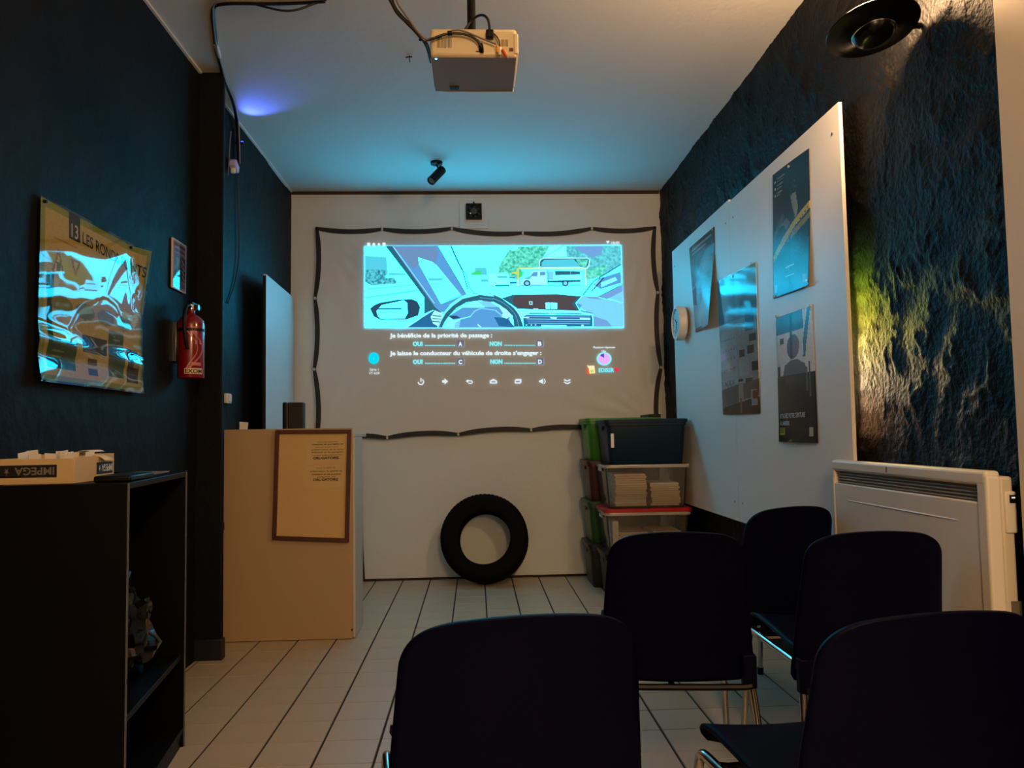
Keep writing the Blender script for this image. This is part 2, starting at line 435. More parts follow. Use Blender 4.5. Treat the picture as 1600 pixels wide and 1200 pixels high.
leaf2 = EM('picture_far_leaves', (74, 176, 190), rgb2=(110, 226, 240), scale=40)
grn = EM('picture_bright_green', (70, 226, 130)); yel = EM('picture_yellow_frame', (214, 226, 96)); wht = EM('picture_white', None, 1.0, raw=(.40, 1.1, 1.2))
P(sky, [(569.5, 385), (970.5, 383.2), (974.3, 512), (569.5, 512)])
P(haze_c, [(135, 195), (360, 212), (372, 400), (135, 400)], A)
P(haze_c, [(380, 375), (560, 380), (560, 402), (380, 402)], A); P(haze_c, [(770, 375), (940, 380), (960, 400), (770, 398)], A)
P(cars, [(135, 340), (350, 345), (352, 430), (430, 425), (466, 455), (460, 490), (200, 505), (135, 470)], A)
PL(deep, [(160, 545), (620, 502)], .9, A); PL(deep, [(135, 636), (690, 556)], 1.3, A); PL(haze_c, [(580, 400), (580, 490)], .8, A)
# far street: hedge, cars, trees
P(haze_c, [(1280, 320), (1400, 320), (1410, 400), (1280, 400)], A); P(grn, [(1240, 380), (1300, 350), (1350, 355), (1345, 400), (1240, 400)], A)
P(leaf, [(60, 330), (110, 250), (180, 140), (240, 150), (290, 105), (630, 97), (560, 220), (510, 250), (500, 330), (300, 335), (330, 420), (290, 450), (265, 470), (180, 440), (150, 380), (60, 400)], B)
P(grn, [(290, 380), (340, 370), (310, 440), (285, 430)], B)
P(sky2, [(620, 97), (790, 97), (800, 210), (560, 225), (555, 215)], B)
P(leaf2, [(800, 97), (1392, 95), (1396, 300), (1190, 420), (1020, 480), (1012, 350), (1060, 240), (800, 220)], B)
P(lav, [(880, 97), (1200, 96), (1180, 180), (1080, 230), (900, 130)], B)
P(leaf, [(1020, 360), (1250, 300), (1180, 430), (1030, 475)], B)
PL(teal, [(555, 220), (770, 97)], 1.0, B); PL(haze_c, [(800, 97), (802, 215)], .8, B)
P(sky2, [(1430, 390), (1470, 380), (1600, 385), (1600, 510), (1430, 500)], A); P(haze_c, [(1340, 440), (1420, 440), (1420, 470), (1340, 470)], A)
P(sky2, [(20, 440), (170, 430), (185, 540), (20, 540)], B); PL(deep, [(50, 438), (160, 438)], 2.2, B); PL(deep, [(25, 533), (180, 530)], 2.6, B); PL(deep, [(185, 500), (260, 498)], 3, B); PL(deep, [(180, 445), (240, 442)], 1.6, B)
# truck in its yellow frame
P(wht, [(308, 510), (320, 460), (395, 425), (430, 372), (580, 365), (592, 520), (310, 525)], B)
P(haze_c, [(330, 455), (400, 425), (425, 430), (395, 465)], B)
P(mid, [(408, 428), (440, 386), (488, 382), (482, 430)], B); P(mid, [(514, 420), (514, 382), (572, 380), (572, 416)], B)
P(deep, [(590, 365), (600, 365), (606, 515), (594, 515)], B); P(pale, [(600, 376), (660, 376), (660, 470), (600, 470)], B)
P(teal, [(672, 368), (950, 375), (950, 410), (680, 420)], B); P(sky2, [(660, 420), (972, 412), (966, 462), (660, 468)], B); P(mid, [(840, 375), (850, 375), (850, 412), (840, 412)], B)
P(teal, [(592, 474), (960, 468), (950, 492), (740, 500), (600, 496)], B); PL(deep, [(300, 526), (960, 526)], 1.3, B)
for cx in (372, 788):
    PE(navy, (cx, 506), 5.3, 5.0, B); PE(pale, (cx, 506), 3.1, 3.0, B)
PL(yel, [(275, 535), (275, 340), (560, 340)], 2.4, B); PL(yel, [(560, 342), (1010, 345), (1012, 530)], 1.8, B); P(yel, [(205, 385), (270, 375), (270, 400), (210, 402)], B)
# interior mirror
P(wht, [(500, 330), (500, 270), (515, 240), (560, 226), (1030, 226), (1060, 250), (1050, 320), (1030, 350), (1012, 350), (1012, 342), (560, 335)], B)
P(teal, [(512, 320), (514, 275), (530, 248), (560, 238), (1030, 238), (1046, 252), (1036, 310), (1015, 335), (950, 325), (530, 325)], B)
P(haze_c, [(530, 320), (530, 280), (560, 250), (880, 245), (935, 300), (945, 325)], B); P(leaf, [(900, 245), (1035, 248), (1015, 330), (950, 322)], B)
# right-hand pillar, wiper and bonnet
P(mid, [(1090, 520), (1160, 450), (1390, 380), (1400, 500), (1170, 570)], B); P(pale, [(1110, 500), (1180, 455), (1170, 480), (1110, 540)], B); P(sky2, [(1180, 500), (1330, 440), (1350, 470), (1180, 545)], B)
PL(deep, [(975, 640), (1100, 480), (1200, 420), (1395, 300)], 1.9, B); PL(navy, [(1070, 597), (1205, 445)], 1.9, B)
P(lav, [(1140, 655), (1410, 520), (1414, 620), (1240, 680)], B); PL(navy, [(1140, 655), (1410, 515)], 1.0, B)
P(pale, [(1260, 670), (1412, 590), (1416, 720)], B)
P(pale, [(950, 640), (1100, 650), (1416, 720), (1424, 980), (1085, 980), (1080, 850), (900, 740)], B)
P(lav, [(1000, 645), (1130, 650), (1200, 680), (1416, 715), (1300, 690), (1050, 670)], B); P(lav, [(1090, 860), (1240, 910), (1300, 980), (1088, 980)], B); P(mid, [(900, 720), (970, 740), (940, 790), (1100, 830), (920, 830)], B)
# left pillar and quarter window
P(teal, [(348, 97), (440, 97), (945, 740), (930, 790), (760, 795), (752, 632), (560, 372)], A)
P(mid, [(415, 97), (895, 95), (1195, 600), (1135, 625), (1010, 715), (935, 790), (870, 740)], A)
P(mid2, [(430, 100), (655, 100), (690, 190), (690, 290), (640, 340)], A); P(mid2, [(655, 100), (870, 100), (900, 170), (870, 280), (690, 215)], A)
P(sky, [(690, 215), (840, 265), (890, 310), (1138, 615), (950, 690), (925, 695), (700, 290)], A)
PL(haze_c, [(820, 500), (1000, 470)], 1.0, A); PL(haze_c, [(850, 525), (1020, 500)], .9, A); PL(teal, [(970, 672), (1138, 612)], .9, A); P(haze_c, [(790, 430), (940, 430), (950, 455), (800, 460)], A)
PL(wht, [(432, 105), (860, 695)], .9, A); PL(navy, [(893, 97), (1190, 600)], .9, A); PL(pale, [(872, 285), (1150, 620)], .9, A)
PL(deep, [(1030, 95), (1090, 230), (1150, 350)], 2.4, A); PL(teal, [(1150, 340), (1205, 545)], 1.8, A); PL(deep, [(1165, 362), (1190, 375), (1215, 520), (1278, 592)], 1.2, A)
# door mirror
P(navy, [(188, 748), (230, 712), (290, 686), (480, 655), (620, 648), (680, 672), (712, 735), (690, 820), (570, 862), (300, 868), (225, 830)], A)
P(sky, [(255, 775), (310, 712), (540, 662), (575, 690), (580, 795), (550, 850), (300, 855), (270, 825)], A); PL(deep, [(270, 752), (520, 748)], 2.6, A); PL(haze_c, [(275, 790), (555, 770)], 1.0, A)
# dash left, vent, wheel, instruments
P(teal, [(752, 640), (870, 745), (900, 810), (752, 800)], A)
P(sky, [(400, 946), (720, 818), (850, 760), (700, 850), (570, 946)], A); P(deep, [(570, 946), (850, 765), (905, 800), (890, 946)], A); PL(wht, [(560, 944), (850, 765)], .9, A)
P(wht, [(818, 835), (862, 765), (945, 800), (925, 946), (845, 905)], A)
for y in (822, 852, 882): PL(navy, [(838, y), (930, y+6)], 1.2, A)
P(mid, [(930, 720), (990, 702), (1020, 715), (960, 790), (930, 780)], A)
P(sky2, [(960, 946), (1010, 830), (1120, 740), (1250, 680), (1400, 664), (1560, 690), (1640, 760), (1720, 946)], A)
P(pale, [(1290, 665), (1430, 668), (1640, 800), (1660, 946), (1500, 820)], A)
P(mid, [(1000, 830), (1150, 735), (1600, 730), (1660, 800), (1640, 860), (1250, 825), (1060, 870)], A); P(pale, [(1225, 830), (1270, 770), (1340, 738), (1500, 760), (1580, 830)], A); P(mid, [(1240, 830), (1285, 778), (1345, 750), (1490, 770), (1560, 830)], A)
P(navy, [(1010, 822), (1090, 822), (1130, 845), (1050, 856)], A)
P(mid, [(1095, 946), (1130, 860), (1260, 824), (1480, 824), (1620, 850), (1700, 946)], A); P(pale, [(1060, 946), (1075, 890), (1130, 862), (1115, 946)], A); P(wht, [(1310, 905), (1355, 945), (1335, 946), (1305, 920)], A)
P(deep, [(1480, 836), (1620, 850), (1700, 946), (1530, 930)], A)
P(wht, [(140, 760), (195, 800), (215, 850), (150, 890), (95, 870), (110, 830), (60, 750)], B)
out = [A(900, 946), A(925, 880), A(975, 790), A(1050, 715), A(1150, 645), A(1330, 603), A(1480, 622), B(0, 625), B(110, 672), B(200, 735), B(270, 820), B(312, 900), B(338, 978)]
inn = [A(940, 946), A(965, 890), A(1010, 825), A(1090, 742), A(1190, 685), A(1330, 662), A(1460, 680), B(0, 705), B(80, 745), B(150, 790), B(215, 860), B(225, 920), B(230, 978)]
for k in range(len(out)-1): P(teal, [out[k], out[k+1], inn[k+1], inn[k]])
PL(pale, out, .9); PL(pale, out[:5], 1.4); PL(mid, [((a[0]+b[0])/2, (a[1]+b[1])/2) for a, b in zip(out[5:], inn[5:])], 1.0)
# right dash
P(sky2, [(90, 664), (210, 626), (690, 610), (980, 640), (900, 720), (960, 815), (1090, 850), (1095, 978), (335, 978), (290, 850), (230, 770)], B)
P(teal, [(95, 668), (215, 630), (690, 622), (965, 645), (900, 722), (945, 806), (270, 784), (200, 735)], B)
P(brn, [(210, 690), (240, 640), (680, 632), (920, 655), (860, 730), (920, 798), (280, 776), (230, 735)], B)
P(sky2, [(572, 718), (620, 716), (622, 782), (578, 780)], B); P(sky2, [(632, 716), (700, 720), (700, 784), (634, 782)], B); P(wht, [(394, 700), (432, 702), (432, 740), (396, 738)], B); P(brn, [(404, 710), (422, 711), (422, 730), (405, 729)], B); P(wht, [(440, 778), (495, 780), (495, 788), (440, 786)], B)
P(deep, [(330, 868), (400, 825), (930, 830), (1075, 850), (1085, 900), (1085, 975), (335, 978)], B)
for k, (y, w) in enumerate(((842, 1.2), (866, 1.7), (893, 1.5), (915, 1.3), (938, .9))): PL((sky2, lav, pale, lav, pale)[k], [(350+8*k, y), (1060, y+8)], w, B)
P(wht, [(610, 834), (680, 836), (680, 848), (612, 846)], B); P(wht, [(620, 870), (700, 872), (690, 895), (630, 888)], B); P(wht, [(945, 880), (1060, 884), (1060, 902), (948, 898)], B); P(wht, [(325, 870), (395, 872), (395, 884), (328, 884)], B)
for x in (365, 420, 465): PE(wht, (x, 958), 1.2, 1.2, B)
P(sky2, [(525, 960), (800, 962), (800, 978), (525, 978)], B); PE(wht, (975, 965), 2.2, 1.6, B)
PL(pale, [(569.5, 511.8), (974.3, 511.8)], 1.0)
# status icons, score disc, clock face, emblem, button bar
tw = EM('picture_text_white', None, 1.0, raw=(.80, .95, 1.0)); tc_ = EM('picture_text_cyan', None, 1.0, raw=(.25, .95, 1.05)); box_ = EM('picture_key_blue', (106, 106, 120)); key = EM('picture_key_edge', (146, 150, 164))
pk = EM('picture_pink', (240, 178, 250)); vio = EM('picture_violet', (88, 72, 200)); cy = EM('picture_cyan_disc', (10, 222, 245)); rd = EM('picture_red', (235, 52, 76)); cr = EM('picture_cream', (255, 240, 190)); rd2 = EM('picture_warm_red', (226, 92, 70))
for k, (x, y) in enumerate(((576, 381.8), (584, 381.8), (592, 381.8), (600, 381.6))): PE(tw, (x, y), (2.6, 2.3, 1.8, 2.4)[k], 2.4, n=(4, 12, 8, 4)[k]) if k in (1, 2) else P(tw, [(x-2.4, y-2.4), (x+2.4, y-2.4), (x+2.4, y+2.4), (x-2.4, y+2.4)])
P(tw, [(947, 376.6), (952.5, 376.4), (949.8, 381)])
PE(cy, (583.8, 559.8), 8.2, 9.2, n=32)
PE(tc_, (944, 560.7), 11.6, 10.4, n=32); PE(pk, (944, 560.7), 9.4, 8.3, n=32); P(vio, [(944, 559.4), (937.6, 555.4), (940.2, 553), (943.8, 552.3)])
P(rd2, [(917, 575), (921, 574), (922, 586), (916.5, 584)]); P(cr, [(917, 570.2), (919.8, 571.6), (928.6, 571.2), (930, 583), (921, 583.8), (920, 576)]); P(yel, [(922, 578), (927.5, 577.5), (928, 582), (922.5, 582.5)])
P(rd, [(960.3, 576.4), (961.2, 574.8), (963, 574.9), (964, 576), (965.2, 574.8), (967, 574.9), (967.8, 576.4), (967, 578.6), (964, 581.2), (961, 578.8)])
for (x, y) in ((719.5, 537), (843.5, 536.6), (719.5, 565.2), (844, 564.8)):
    P(key, [(x-5.8, y-5.4), (x+6.4, y-5.4), (x+6.4, y+5.8), (x-5.8, y+5.8)]); P(box_, [(x-5.4, y-5.4), (x+5.2, y-5.4), (x+5.2, y+4.6), (x-5.4, y+4.6)])
bw = EM('picture_icon_white', None, 1.0, raw=(.75, .86, .9))
PL(bw, [(657.6+4.2*math.cos(t), 596.8+4.2*math.sin(t)) for t in [(-1.05+k*.262)+0 for k in range(0, 17)]], 1.7); PL(bw, [(657.6, 590.8), (657.6, 596.5)], 1.7)
P(bw, [(691, 594), (694.5, 594), (694.5, 591.2), (700, 596), (694.5, 600.6), (694.5, 598), (691, 598)])
PL(bw, [(728.4, 595.6), (732, 595.6)], 1.5); P(bw, [(728, 595.6), (731.5, 592.6), (731.5, 598.6)]); PL(bw, [(732, 595), (737, 595), (738, 597), (737, 599), (732, 599)], 1.6)
P(bw, [(765.4, 599.4), (765.4, 595), (771, 592), (776.6, 595), (776.6, 599.4)]); P(key, [(768, 597.6), (768, 595.6), (774, 595.6), (774, 597.6)])
P(bw, [(804.4, 599.4), (804.4, 594.4), (806, 592.4), (814.6, 592.4), (814.6, 597.2), (813, 599.4)]); P(key, [(806.2, 597.4), (806.2, 595), (812, 595), (812, 597.4)])
P(bw, [(842.5, 594.2), (845.4, 594.2), (848.6, 591.2), (848.6, 600.4), (845.4, 597.6), (842.5, 597.6)]); PL(bw, [(850.4, 592.4), (852.2, 596), (850.4, 599.6)], 1.2)
for y in (593, 597): PL(bw, [(881.4, y), (886.4, y+2.6), (891.4, y)], 1.7)
pic.build('projected_picture', picmats, scr, smooth=False)
layer_y = YP-.00003*(layer[0]+6)
def scr_text(body, x0, y0, x1, y1, cap, mat=tw, bold=.03):
    ux, uy = x1-x0, y1-y0; L = math.hypot(ux, uy); nx, ny = uy/L, -ux/L
    lettering(body, lambda s, t: onY(x0+ux*s+nx*cap*t, y0+uy*s+ny*cap*t, layer_y), mat, scr, bold)
scr_text('Je bénéficie de la priorité de passage :', 609, 527.3, 769, 526.8, 6.6, tw, .035)
scr_text('Je laisse le conducteur du véhicule de droite s\u2019engager :', 609, 555.0, 846, 554.4, 6.6, tw, .035)
scr_text('OUI', 645, 540.4, 660, 540.4, 6.6, tc_, .045); scr_text('OUI', 645, 568.4, 660, 568.4, 6.6, tc_, .045)
scr_text('NON', 765, 540.2, 784, 540.2, 6.6, tc_, .045); scr_text('NON', 766, 568.2, 785, 568.2, 6.6, tc_, .045)
for (x0, x1, y) in ((664, 711, 540.4), (788, 836, 540.2), (664, 711, 568.4), (788, 837, 568.2)): scr_text('.'*19, x0, y, x1, y, 8.5, tc_, .02)
for c, x, y in (('A', 719.3, 540.4), ('B', 843.3, 540), ('C', 719.3, 568.6), ('D', 843.8, 568.2)): scr_text(c, x-3.0, y, x+3.0, y, 6.4, tw, .05)
scr_text('Série 1', 577.5, 579.2, 591.5, 579.2, 3.8, bw, .01); scr_text('VT 4:59', 576.3, 585.2, 592.8, 585.0, 3.9, bw, .01)
scr_text('i', 583.2, 563, 584.6, 563, 6.2, haze_c, .02)
scr_text('Plusieurs réponses', 927, 544.3, 961, 544.0, 3.3, tw, .02); scr_text('16s', 940.5, 550.2, 947, 550.2, 3.2, tw, .02)
scr_text('EDISER', 935.4, 581.6, 959.6, 581.2, 6.4, tc_, .03); scr_text('18:05', 955.5, 381.8, 968, 381.6, 4.4, tw, .02)

# ------------------------------------------------------------------ chairs
CW = .5
def shell(fn, nu, nv): return MB().grid(fn, nu, nv)
def rounded(t, w, r, L):
    """half width of an outline of half width w with corner radius r at distance t from its end"""
    return w if t >= r else w-r+math.sqrt(max(0, r*r-(r-t)**2))
seat_prof = [(.232, .405), (.225, .428), (.20, .440), (.12, .438), (.0, .428), (-.10, .418), (-.17, .418), (-.20, .43)]
back_prof = [(-.214, .345), (-.216, .40), (-.226, .48), (-.240, .57), (-.255, .65), (-.270, .73), (-.282, .782)]
def prof(pr, t):
    x = t*(len(pr)-1); i = min(int(x), len(pr)-2); k = x-i
    p0 = pr[max(i-1, 0)]; p1 = pr[i]; p2 = pr[i+1]; p3 = pr[min(i+2, len(pr)-1)]
    return [.5*((2*p1[c])+(-p0[c]+p2[c])*k+(2*p0[c]-5*p1[c]+4*p2[c]-p3[c])*k*k+(-p0[c]+3*p1[c]-3*p2[c]+p3[c])*k**3) for c in (0, 1)]
def seat_fn(u, v):
    y, z = prof(seat_prof, v); s = 2*u-1
    w = rounded(v*.45, .200, .06, .45)*(1-.06*v)
    return Vector((s*w, y-.02*(1-abs(s)**3)*0, z+.014*s*s*(1 if v > .1 else v*10)))
def back_fn(u, v):
    v = 1-(1-v)**1.6
    y, z = prof(back_prof, v); s = 2*u-1; d = (1-v)*.44; dl = v*.44; hw = .190+.038*(1-v)
    w = min(rounded(d, hw, .085, .44), rounded(dl, hw, .05, .44))
    k2 = (s*w/.2)**2
    return Vector((s*w, y+.030*k2, z-.022*k2*v**3))
def make_chair():
    t = thing('stacking_chair', 'x', 'chair', (0, 0, 0))
    s = shell(seat_fn, 20, 24).build('seat', m_chair, t, local=True, angle=180)
    b = shell(back_fn, 28, 36).build('backrest', m_chair, t, local=True, angle=180)
    for o, th in ((s, .010), (b, .010)):
        q = o.modifiers.new('thickness', 'SOLIDIFY'); q.thickness = th; q.offset = 0
    for sx in (-1, 1):
        x = sx*.205
        f = MB().tube([(sx*.226, .255, .004), (sx*.217, .235, .22), (x, .222, .375), (x, .205, .400), (x, .165, .402), (x, 0, .400)], .0108, n=10, smooth=2).build('leg', m_chrome, t, local=True)
        r = MB().tube([(sx*.226, -.30, .004), (sx*.217, -.245, .22), (x, -.212, .37), (x, -.195, .397), (x, -.155, .400), (x, .0005, .400)], .0108, n=10, smooth=2).build('leg', m_chrome, t, local=True)
        MB().cyl((sx*.226, .255, 0), (sx*.2257, .2535, .03), .0135, n=12).build('foot_cap', m_black, f, local=True)
        MB().cyl((sx*.226, -.30, 0), (sx*.2257, -.2945, .03), .0135, n=12).build('foot_cap', m_black, r, local=True)
        MB().box((sx*.200-.020, -.236, .330), (sx*.200+.020, -.205, .425)).build('back_bracket', m_chair, t, local=True, bevel=.004)
    for y, z in ((.12, .405), (-.14, .400), (-.232, .338)):
        MB().tube([(-.205, y, z), (-.18, y, z-.004), (.18, y, z-.004), (.205, y, z)], .010, n=8, smooth=1).build('crossbar', m_chrome if z > .36 else m_black, t, local=True)
    return t
def copy_tree(o, parent=None):
    c = o.copy(); COL.objects.link(c); c.parent = parent
    for ch in o.children: copy_tree(ch, c)
    return c
chair0 = make_chair()
spots = [(.035, 1.550, 8, 'dark blue chair nearest the viewer, standing alone left of the other chairs'),
         (.600, 2.530, -6, 'dark blue chair just in front of the clear plastic bins, chrome legs showing below'),
         (1.095, 3.170, 18, 'dark blue chair furthest back under the white board, turned towards the screen'),
         (1.115, 2.450, 0, 'dark blue chair right beside the white wall heater'),
         (.690, 1.495, 7, 'dark blue chair at the lower right corner, its seat corner showing')]
bpy.context.view_layer.update()
for k, (x, y, a, lab) in enumerate(spots):
    o = chair0 if k == 0 else copy_tree(chair0)
    o.matrix_world = Matrix.Translation((x, y, 0)) @ Matrix.Rotation(math.radians(a), 4, 'Z')
    tag(o, lab, 'chair', 'stacking chairs facing the screen')

# ------------------------------------------------------------------ reception desk
yd = 4.276; dx0, dx1 = -1.337, -.662
dk = thing('reception_desk', 'cream laminate reception desk with a flat front panel, left of the tyre', 'desk', ((dx0+dx1)/2, yd+.15, 0))
bx('front_panel', (dx0, yd, .004), (dx1, yd+.02, 1.113), m_offwhite, dk, .002)
bx('body', (dx0+.02, yd+.021, .004), (dx1+.012, yd+.30, 1.062), m_sidegrey, dk, .003)
bx('counter_top', (dx0+.01, yd+.021, 1.063), (dx1+.012, yd+.46, 1.085), m_sidegrey, dk, .003)
bx('leg_panel', (dx0+.02, yd+.42, .004), (dx0+.045, yd+.455, 1.062), m_sidegrey, dk, .002)
bx('leg_panel', (dx1-.05, yd+.42, .004), (dx1-.025, yd+.455, 1.062), m_sidegrey, dk, .002)
MB().cyl((dx1-.004, yd-.004, .05), (dx1-.004, yd+.001, .05), .006, n=10).build('screw', M('rusty_screw', (60, 40, 26), .6), dk)
bx('lock_plate', (dx0-.004, yd-.004, .585), (dx0+.006, yd+.001, .625), M('rusty_screw', (60, 40, 26), .6), dk, .001)
# notice frame hung on the desk front
fr = thing('notice_frame', 'brown wooden frame with two paper notices, hung on the front of the desk', 'frame', (-.87, yd-.012, .5))
TL, TR, BR, BL = [onY(px, py, yd-.004) for px, py in ((431.5, 672), (549.5, 671), (545.5, 847), (426.5, 842.5))]
def fq(u, v, off=0.0):
    p = TL*(1-u)*(1-v)+TR*u*(1-v)+BR*u*v+BL*(1-u)*v; return p+Vector((0, -off, 0))
bw_, bh_ = .050, .034
for q in ([(0, 0), (1, 0), (1-bw_, bh_), (bw_, bh_)], [(1, 0), (1, 1), (1-bw_, 1-bh_), (1-bw_, bh_)], [(1, 1), (0, 1), (bw_, 1-bh_), (1-bw_, 1-bh_)], [(0, 1), (0, 0), (bw_, bh_), (bw_, 1-bh_)]):
    MB().slab([fq(*c) for c in q], (0, -1, 0), .020).build('frame_rail', m_brown, fr, bevel=.002, fix=True)
MB().slab([fq(*c) for c in ((bw_, bh_), (1-bw_, bh_), (1-bw_, 1-bh_), (bw_, 1-bh_))], (0, -1, 0), .006).build('backing_board', M('tan_backing_board', (206, 172, 118), .75, var=.04), fr, fix=True)
MB().slab([fq(*c, .007) for c in ((.41, .065), (.925, .055), (.93, .30), (.42, .32))], (0, -1, 0), .001).build('notice_sheet', M('tan_notice_paper', (208, 180, 130), .8), fr, fix=True)
MB().slab([fq(*c, .007) for c in ((.40, .335), (.925, .315), (.92, .515), (.41, .525))], (0, -1, 0), .001).build('notice_sheet', M('tan_notice_paper', (208, 180, 130), .8), fr, fix=True)
def note(body, u0, u1, v, cap, bold=0):
    lettering(body, lambda s, t: fq(u0+(u1-u0)*s, v-cap*t-.006*s, .0085), m_ink, fr, bold)
for (b, u0, u1, v, c, w) in (('Pour tout paiement', .55, .82, .118, .011, 0), ('chèques et portable en', .48, .90, .140, .013, .02), ('dehors du parcours', .53, .83, .164, .011, 0), ('présentation de la carte', .48, .90, .187, .012, .005), ("d'identité ou du passeport", .48, .90, .211, .013, .012), ('en cours de validité est', .49, .88, .236, .011, 0), ('OBLIGATOIRE.', .50, .85, .268, .022, .03),
                       ('Pour le RDV la', .55, .80, .352, .011, 0), ('présentation du permis de', .47, .89, .381, .013, .012), ('conduire et de la pièce', .49, .87, .409, .013, .015), ("d'identité est", .56, .80, .433, .012, .01), ('OBLIGATOIRE', .51, .84, .462, .022, .03)):
    note(b, u0, u1, v, c, w)
# things on the counter behind the desk front
zc = 1.0855
bd = thing('ring_binder', 'black binder with a pale spine line standing on the desk counter', 'binder', (-1.0, 4.6, zc))
p0 = onY(444, 668, 4.60); p1 = onY(475.5, 629, 4.60)
bx('cover', (p0.x+.028, 4.56, zc), (p1.x, 4.63, p1.z), M('black_brown_card', (24, 18, 16), .6), bd, .006)
bx('spine', (p0.x, 4.555, zc), (p0.x+.024, 4.63, p1.z+.001), m_black, bd, .006)
bx('spine_line', (p0.x+.0245, 4.558, zc+.001), (p0.x+.0275, 4.62, p1.z-.003), m_greycable, bd)
p = onY(381, 664, 4.62)
nc = thing('small_card', 'small pale card leaning up behind the left end of the desk', 'card', (p.x, 4.62, zc))
MB().slab([onY(374.5, 659, 4.62)+Vector((0, 0, 0)), onY(388, 660, 4.62), Vector((onY(387, 670, 4.62).x, 4.61, zc+.001)), Vector((onY(375, 670, 4.62).x, 4.61, zc+.001))], (0, -1, 0), .004).build('card', m_whitepaper, nc, fix=True)
bx('holder', (onY(375, 670, 4.62).x, 4.612, zc), (onY(387, 670, 4.62).x, 4.645, zc+.012), m_black, nc, .002)
p = onY(370.5, 660, 4.66)
pen = thing('upright_stick', 'thin black upright rod behind the left end of the desk', 'rod', (p.x, 4.66, zc))
MB().cyl((p.x, 4.66, zc), (p.x, 4.66, onY(370, 642, 4.66).z), .009, .007, n=12).build('rod', m_black, pen)
MB().lathe([(.022, 0), (.022, .006), (.008, .012)], Matrix.Translation((p.x, 4.66, zc)), n=18).build('foot', m_black, pen)

# ------------------------------------------------------------------ white panel leaning on the left wall, switch
pn = thing('leaning_board', 'tall pale board standing ajar against the dark left wall by the corner', 'board', (-1.31, 5.35, 0))
a = Vector((-1.255, 4.80, 0)); b_ = Vector((-1.336, 5.905, 0))
nrm = Vector((-(b_-a).y, (b_-a).x, 0)).normalized()
za, zb = onX(412, 425, -1.255).z, 2.100
MB().slab([a, b_, b_+Vector((0, 0, zb)), a+Vector((0, 0, za))], nrm, .018).build('board', M('white_melamine', (208, 208, 204), .5, var=.04), pn, bevel=.002, fix=True)
e0 = a+nrm*.018
MB().slab([a+Vector((0, -.0005, .01)), e0+Vector((0, -.0005, .01)), e0+Vector((0, -.0005, za-.01)), a+Vector((0, -.0005, za-.01))], (0, -1, 0), .003).build('edge_strip', m_black, pn, fix=True)
SX = XL+.004; sw = onX(353.5, 623, SX)
s_ = thing('light_switch', 'small white light switch on the dark left wall just past the pillar', 'switch', (SX+.006, sw.y, sw.z-.045))
bx('plate', (SX-.001, sw.y-.040, sw.z-.026), (SX+.018, sw.y+.040, sw.z+.028), m_white, s_, .004)
bx('rocker', (SX+.018, sw.y-.020, sw.z-.018), (SX+.025, sw.y+.020, sw.z+.020), m_white, s_, .002)

# ------------------------------------------------------------------ tyre
ty = thing('car_tyre', 'black car tyre without rim leaning against the back wall', 'tyre', (.055, 5.66, 0))
R0, w2 = .308, .095; tilt = math.radians(14)
mt = Matrix.Translation((.055, 5.74, R0*math.cos(tilt)+w2*math.sin(tilt)*.75)) @ Matrix.Rotation(math.radians(-5), 4, 'Z') @ Matrix.Rotation(math.radians(90)-tilt, 4, 'X')
prf = [(.190, -.075), (.186, -.088), (.196, -.096), (.225, -.104), (.262, -.104), (.288, -.095), (.302, -.080), (.308, -.05), (.309, 0), (.308, .05), (.302, .080), (.288, .095), (.262, .104), (.225, .104), (.196, .096), (.186, .088), (.190, .075), (.215, .080), (.265, .080), (.290, .06), (.294, 0), (.290, -.06), (.265, -.080), (.215, -.080)]
MB().lathe(prf, mt, n=72, close=True).build('tyre_body', m_rubber, ty, fix=True)
tr = MB()
for k in range(64):
    t = 2*math.pi*k/64
    for s in (-1, 1):
        mm = mt @ Matrix.Rotation(t+.02*s, 4, 'Z') @ Matrix.Translation((.3085, 0, s*.045)) @ Matrix.Rotation(s*.35, 4, 'X')
        tr.box((-.004, -.010, -.034), (.003, .010, .034), mm)
tr.build('tread', m_rubber, ty, smooth=False, kind='stuff')
for r_ in (.214, .248):
    MB().lathe([(r_-.0025, .1035), (r_, .1058), (r_+.0025, .1035), (r_, .102)], mt @ Matrix.Rotation(math.pi, 4, 'X'), n=72, close=True).build('sidewall_ring', m_rubber, ty, fix=True)

# ------------------------------------------------------------------ black open cabinet, bag, box on top
F0, F1 = Vector((-.943, 2.205, 0)), Vector((-1.030, 2.890, 0))       # front (aisle) edge, near and far ends
vx = (F1-F0).normalized(); vd = Vector((-vx.y, vx.x, 0)); Lc = (F1-F0).length; Dp = .325; Hc = .953
cm = Matrix(((vd.x, vx.x, 0, F0.x), (vd.y, vx.y, 0, F0.y), (0, 0, 1, 0), (0, 0, 0, 1)))   # local x = into the cabinet, y = along it
cb = thing('open_cabinet', 'low black open cabinet against the left wall, thin grey edges', 'cabinet', tuple(cm @ Vector((Dp/2, Lc/2, 0))))
def cbx(n, lo, hi, mat=m_cab, bev=.002, par=None): return MB().box(lo, hi, cm).build(n, mat, par or cb, bevel=bev, fix=True)
e = .018
s1 = cbx('side_panel', (.003, 0, 0), (Dp, e, Hc)); s2 = cbx('side_panel', (.003, Lc-e, 0), (Dp, Lc, Hc+.004))
cbx('back_panel', (Dp-.008, e, .02), (Dp, Lc-e, Hc-e)); cbx('top_panel', (.003, e, Hc-e), (Dp, Lc-e, Hc)); cbx('bottom_panel', (.003, e, .05), (Dp-.008, Lc-e, .068)); cbx('plinth', (.012, e, 0), (.028, Lc-e, .05))
cbx('shelf', (.012, e, .300), (Dp-.008, Lc-e, .318))
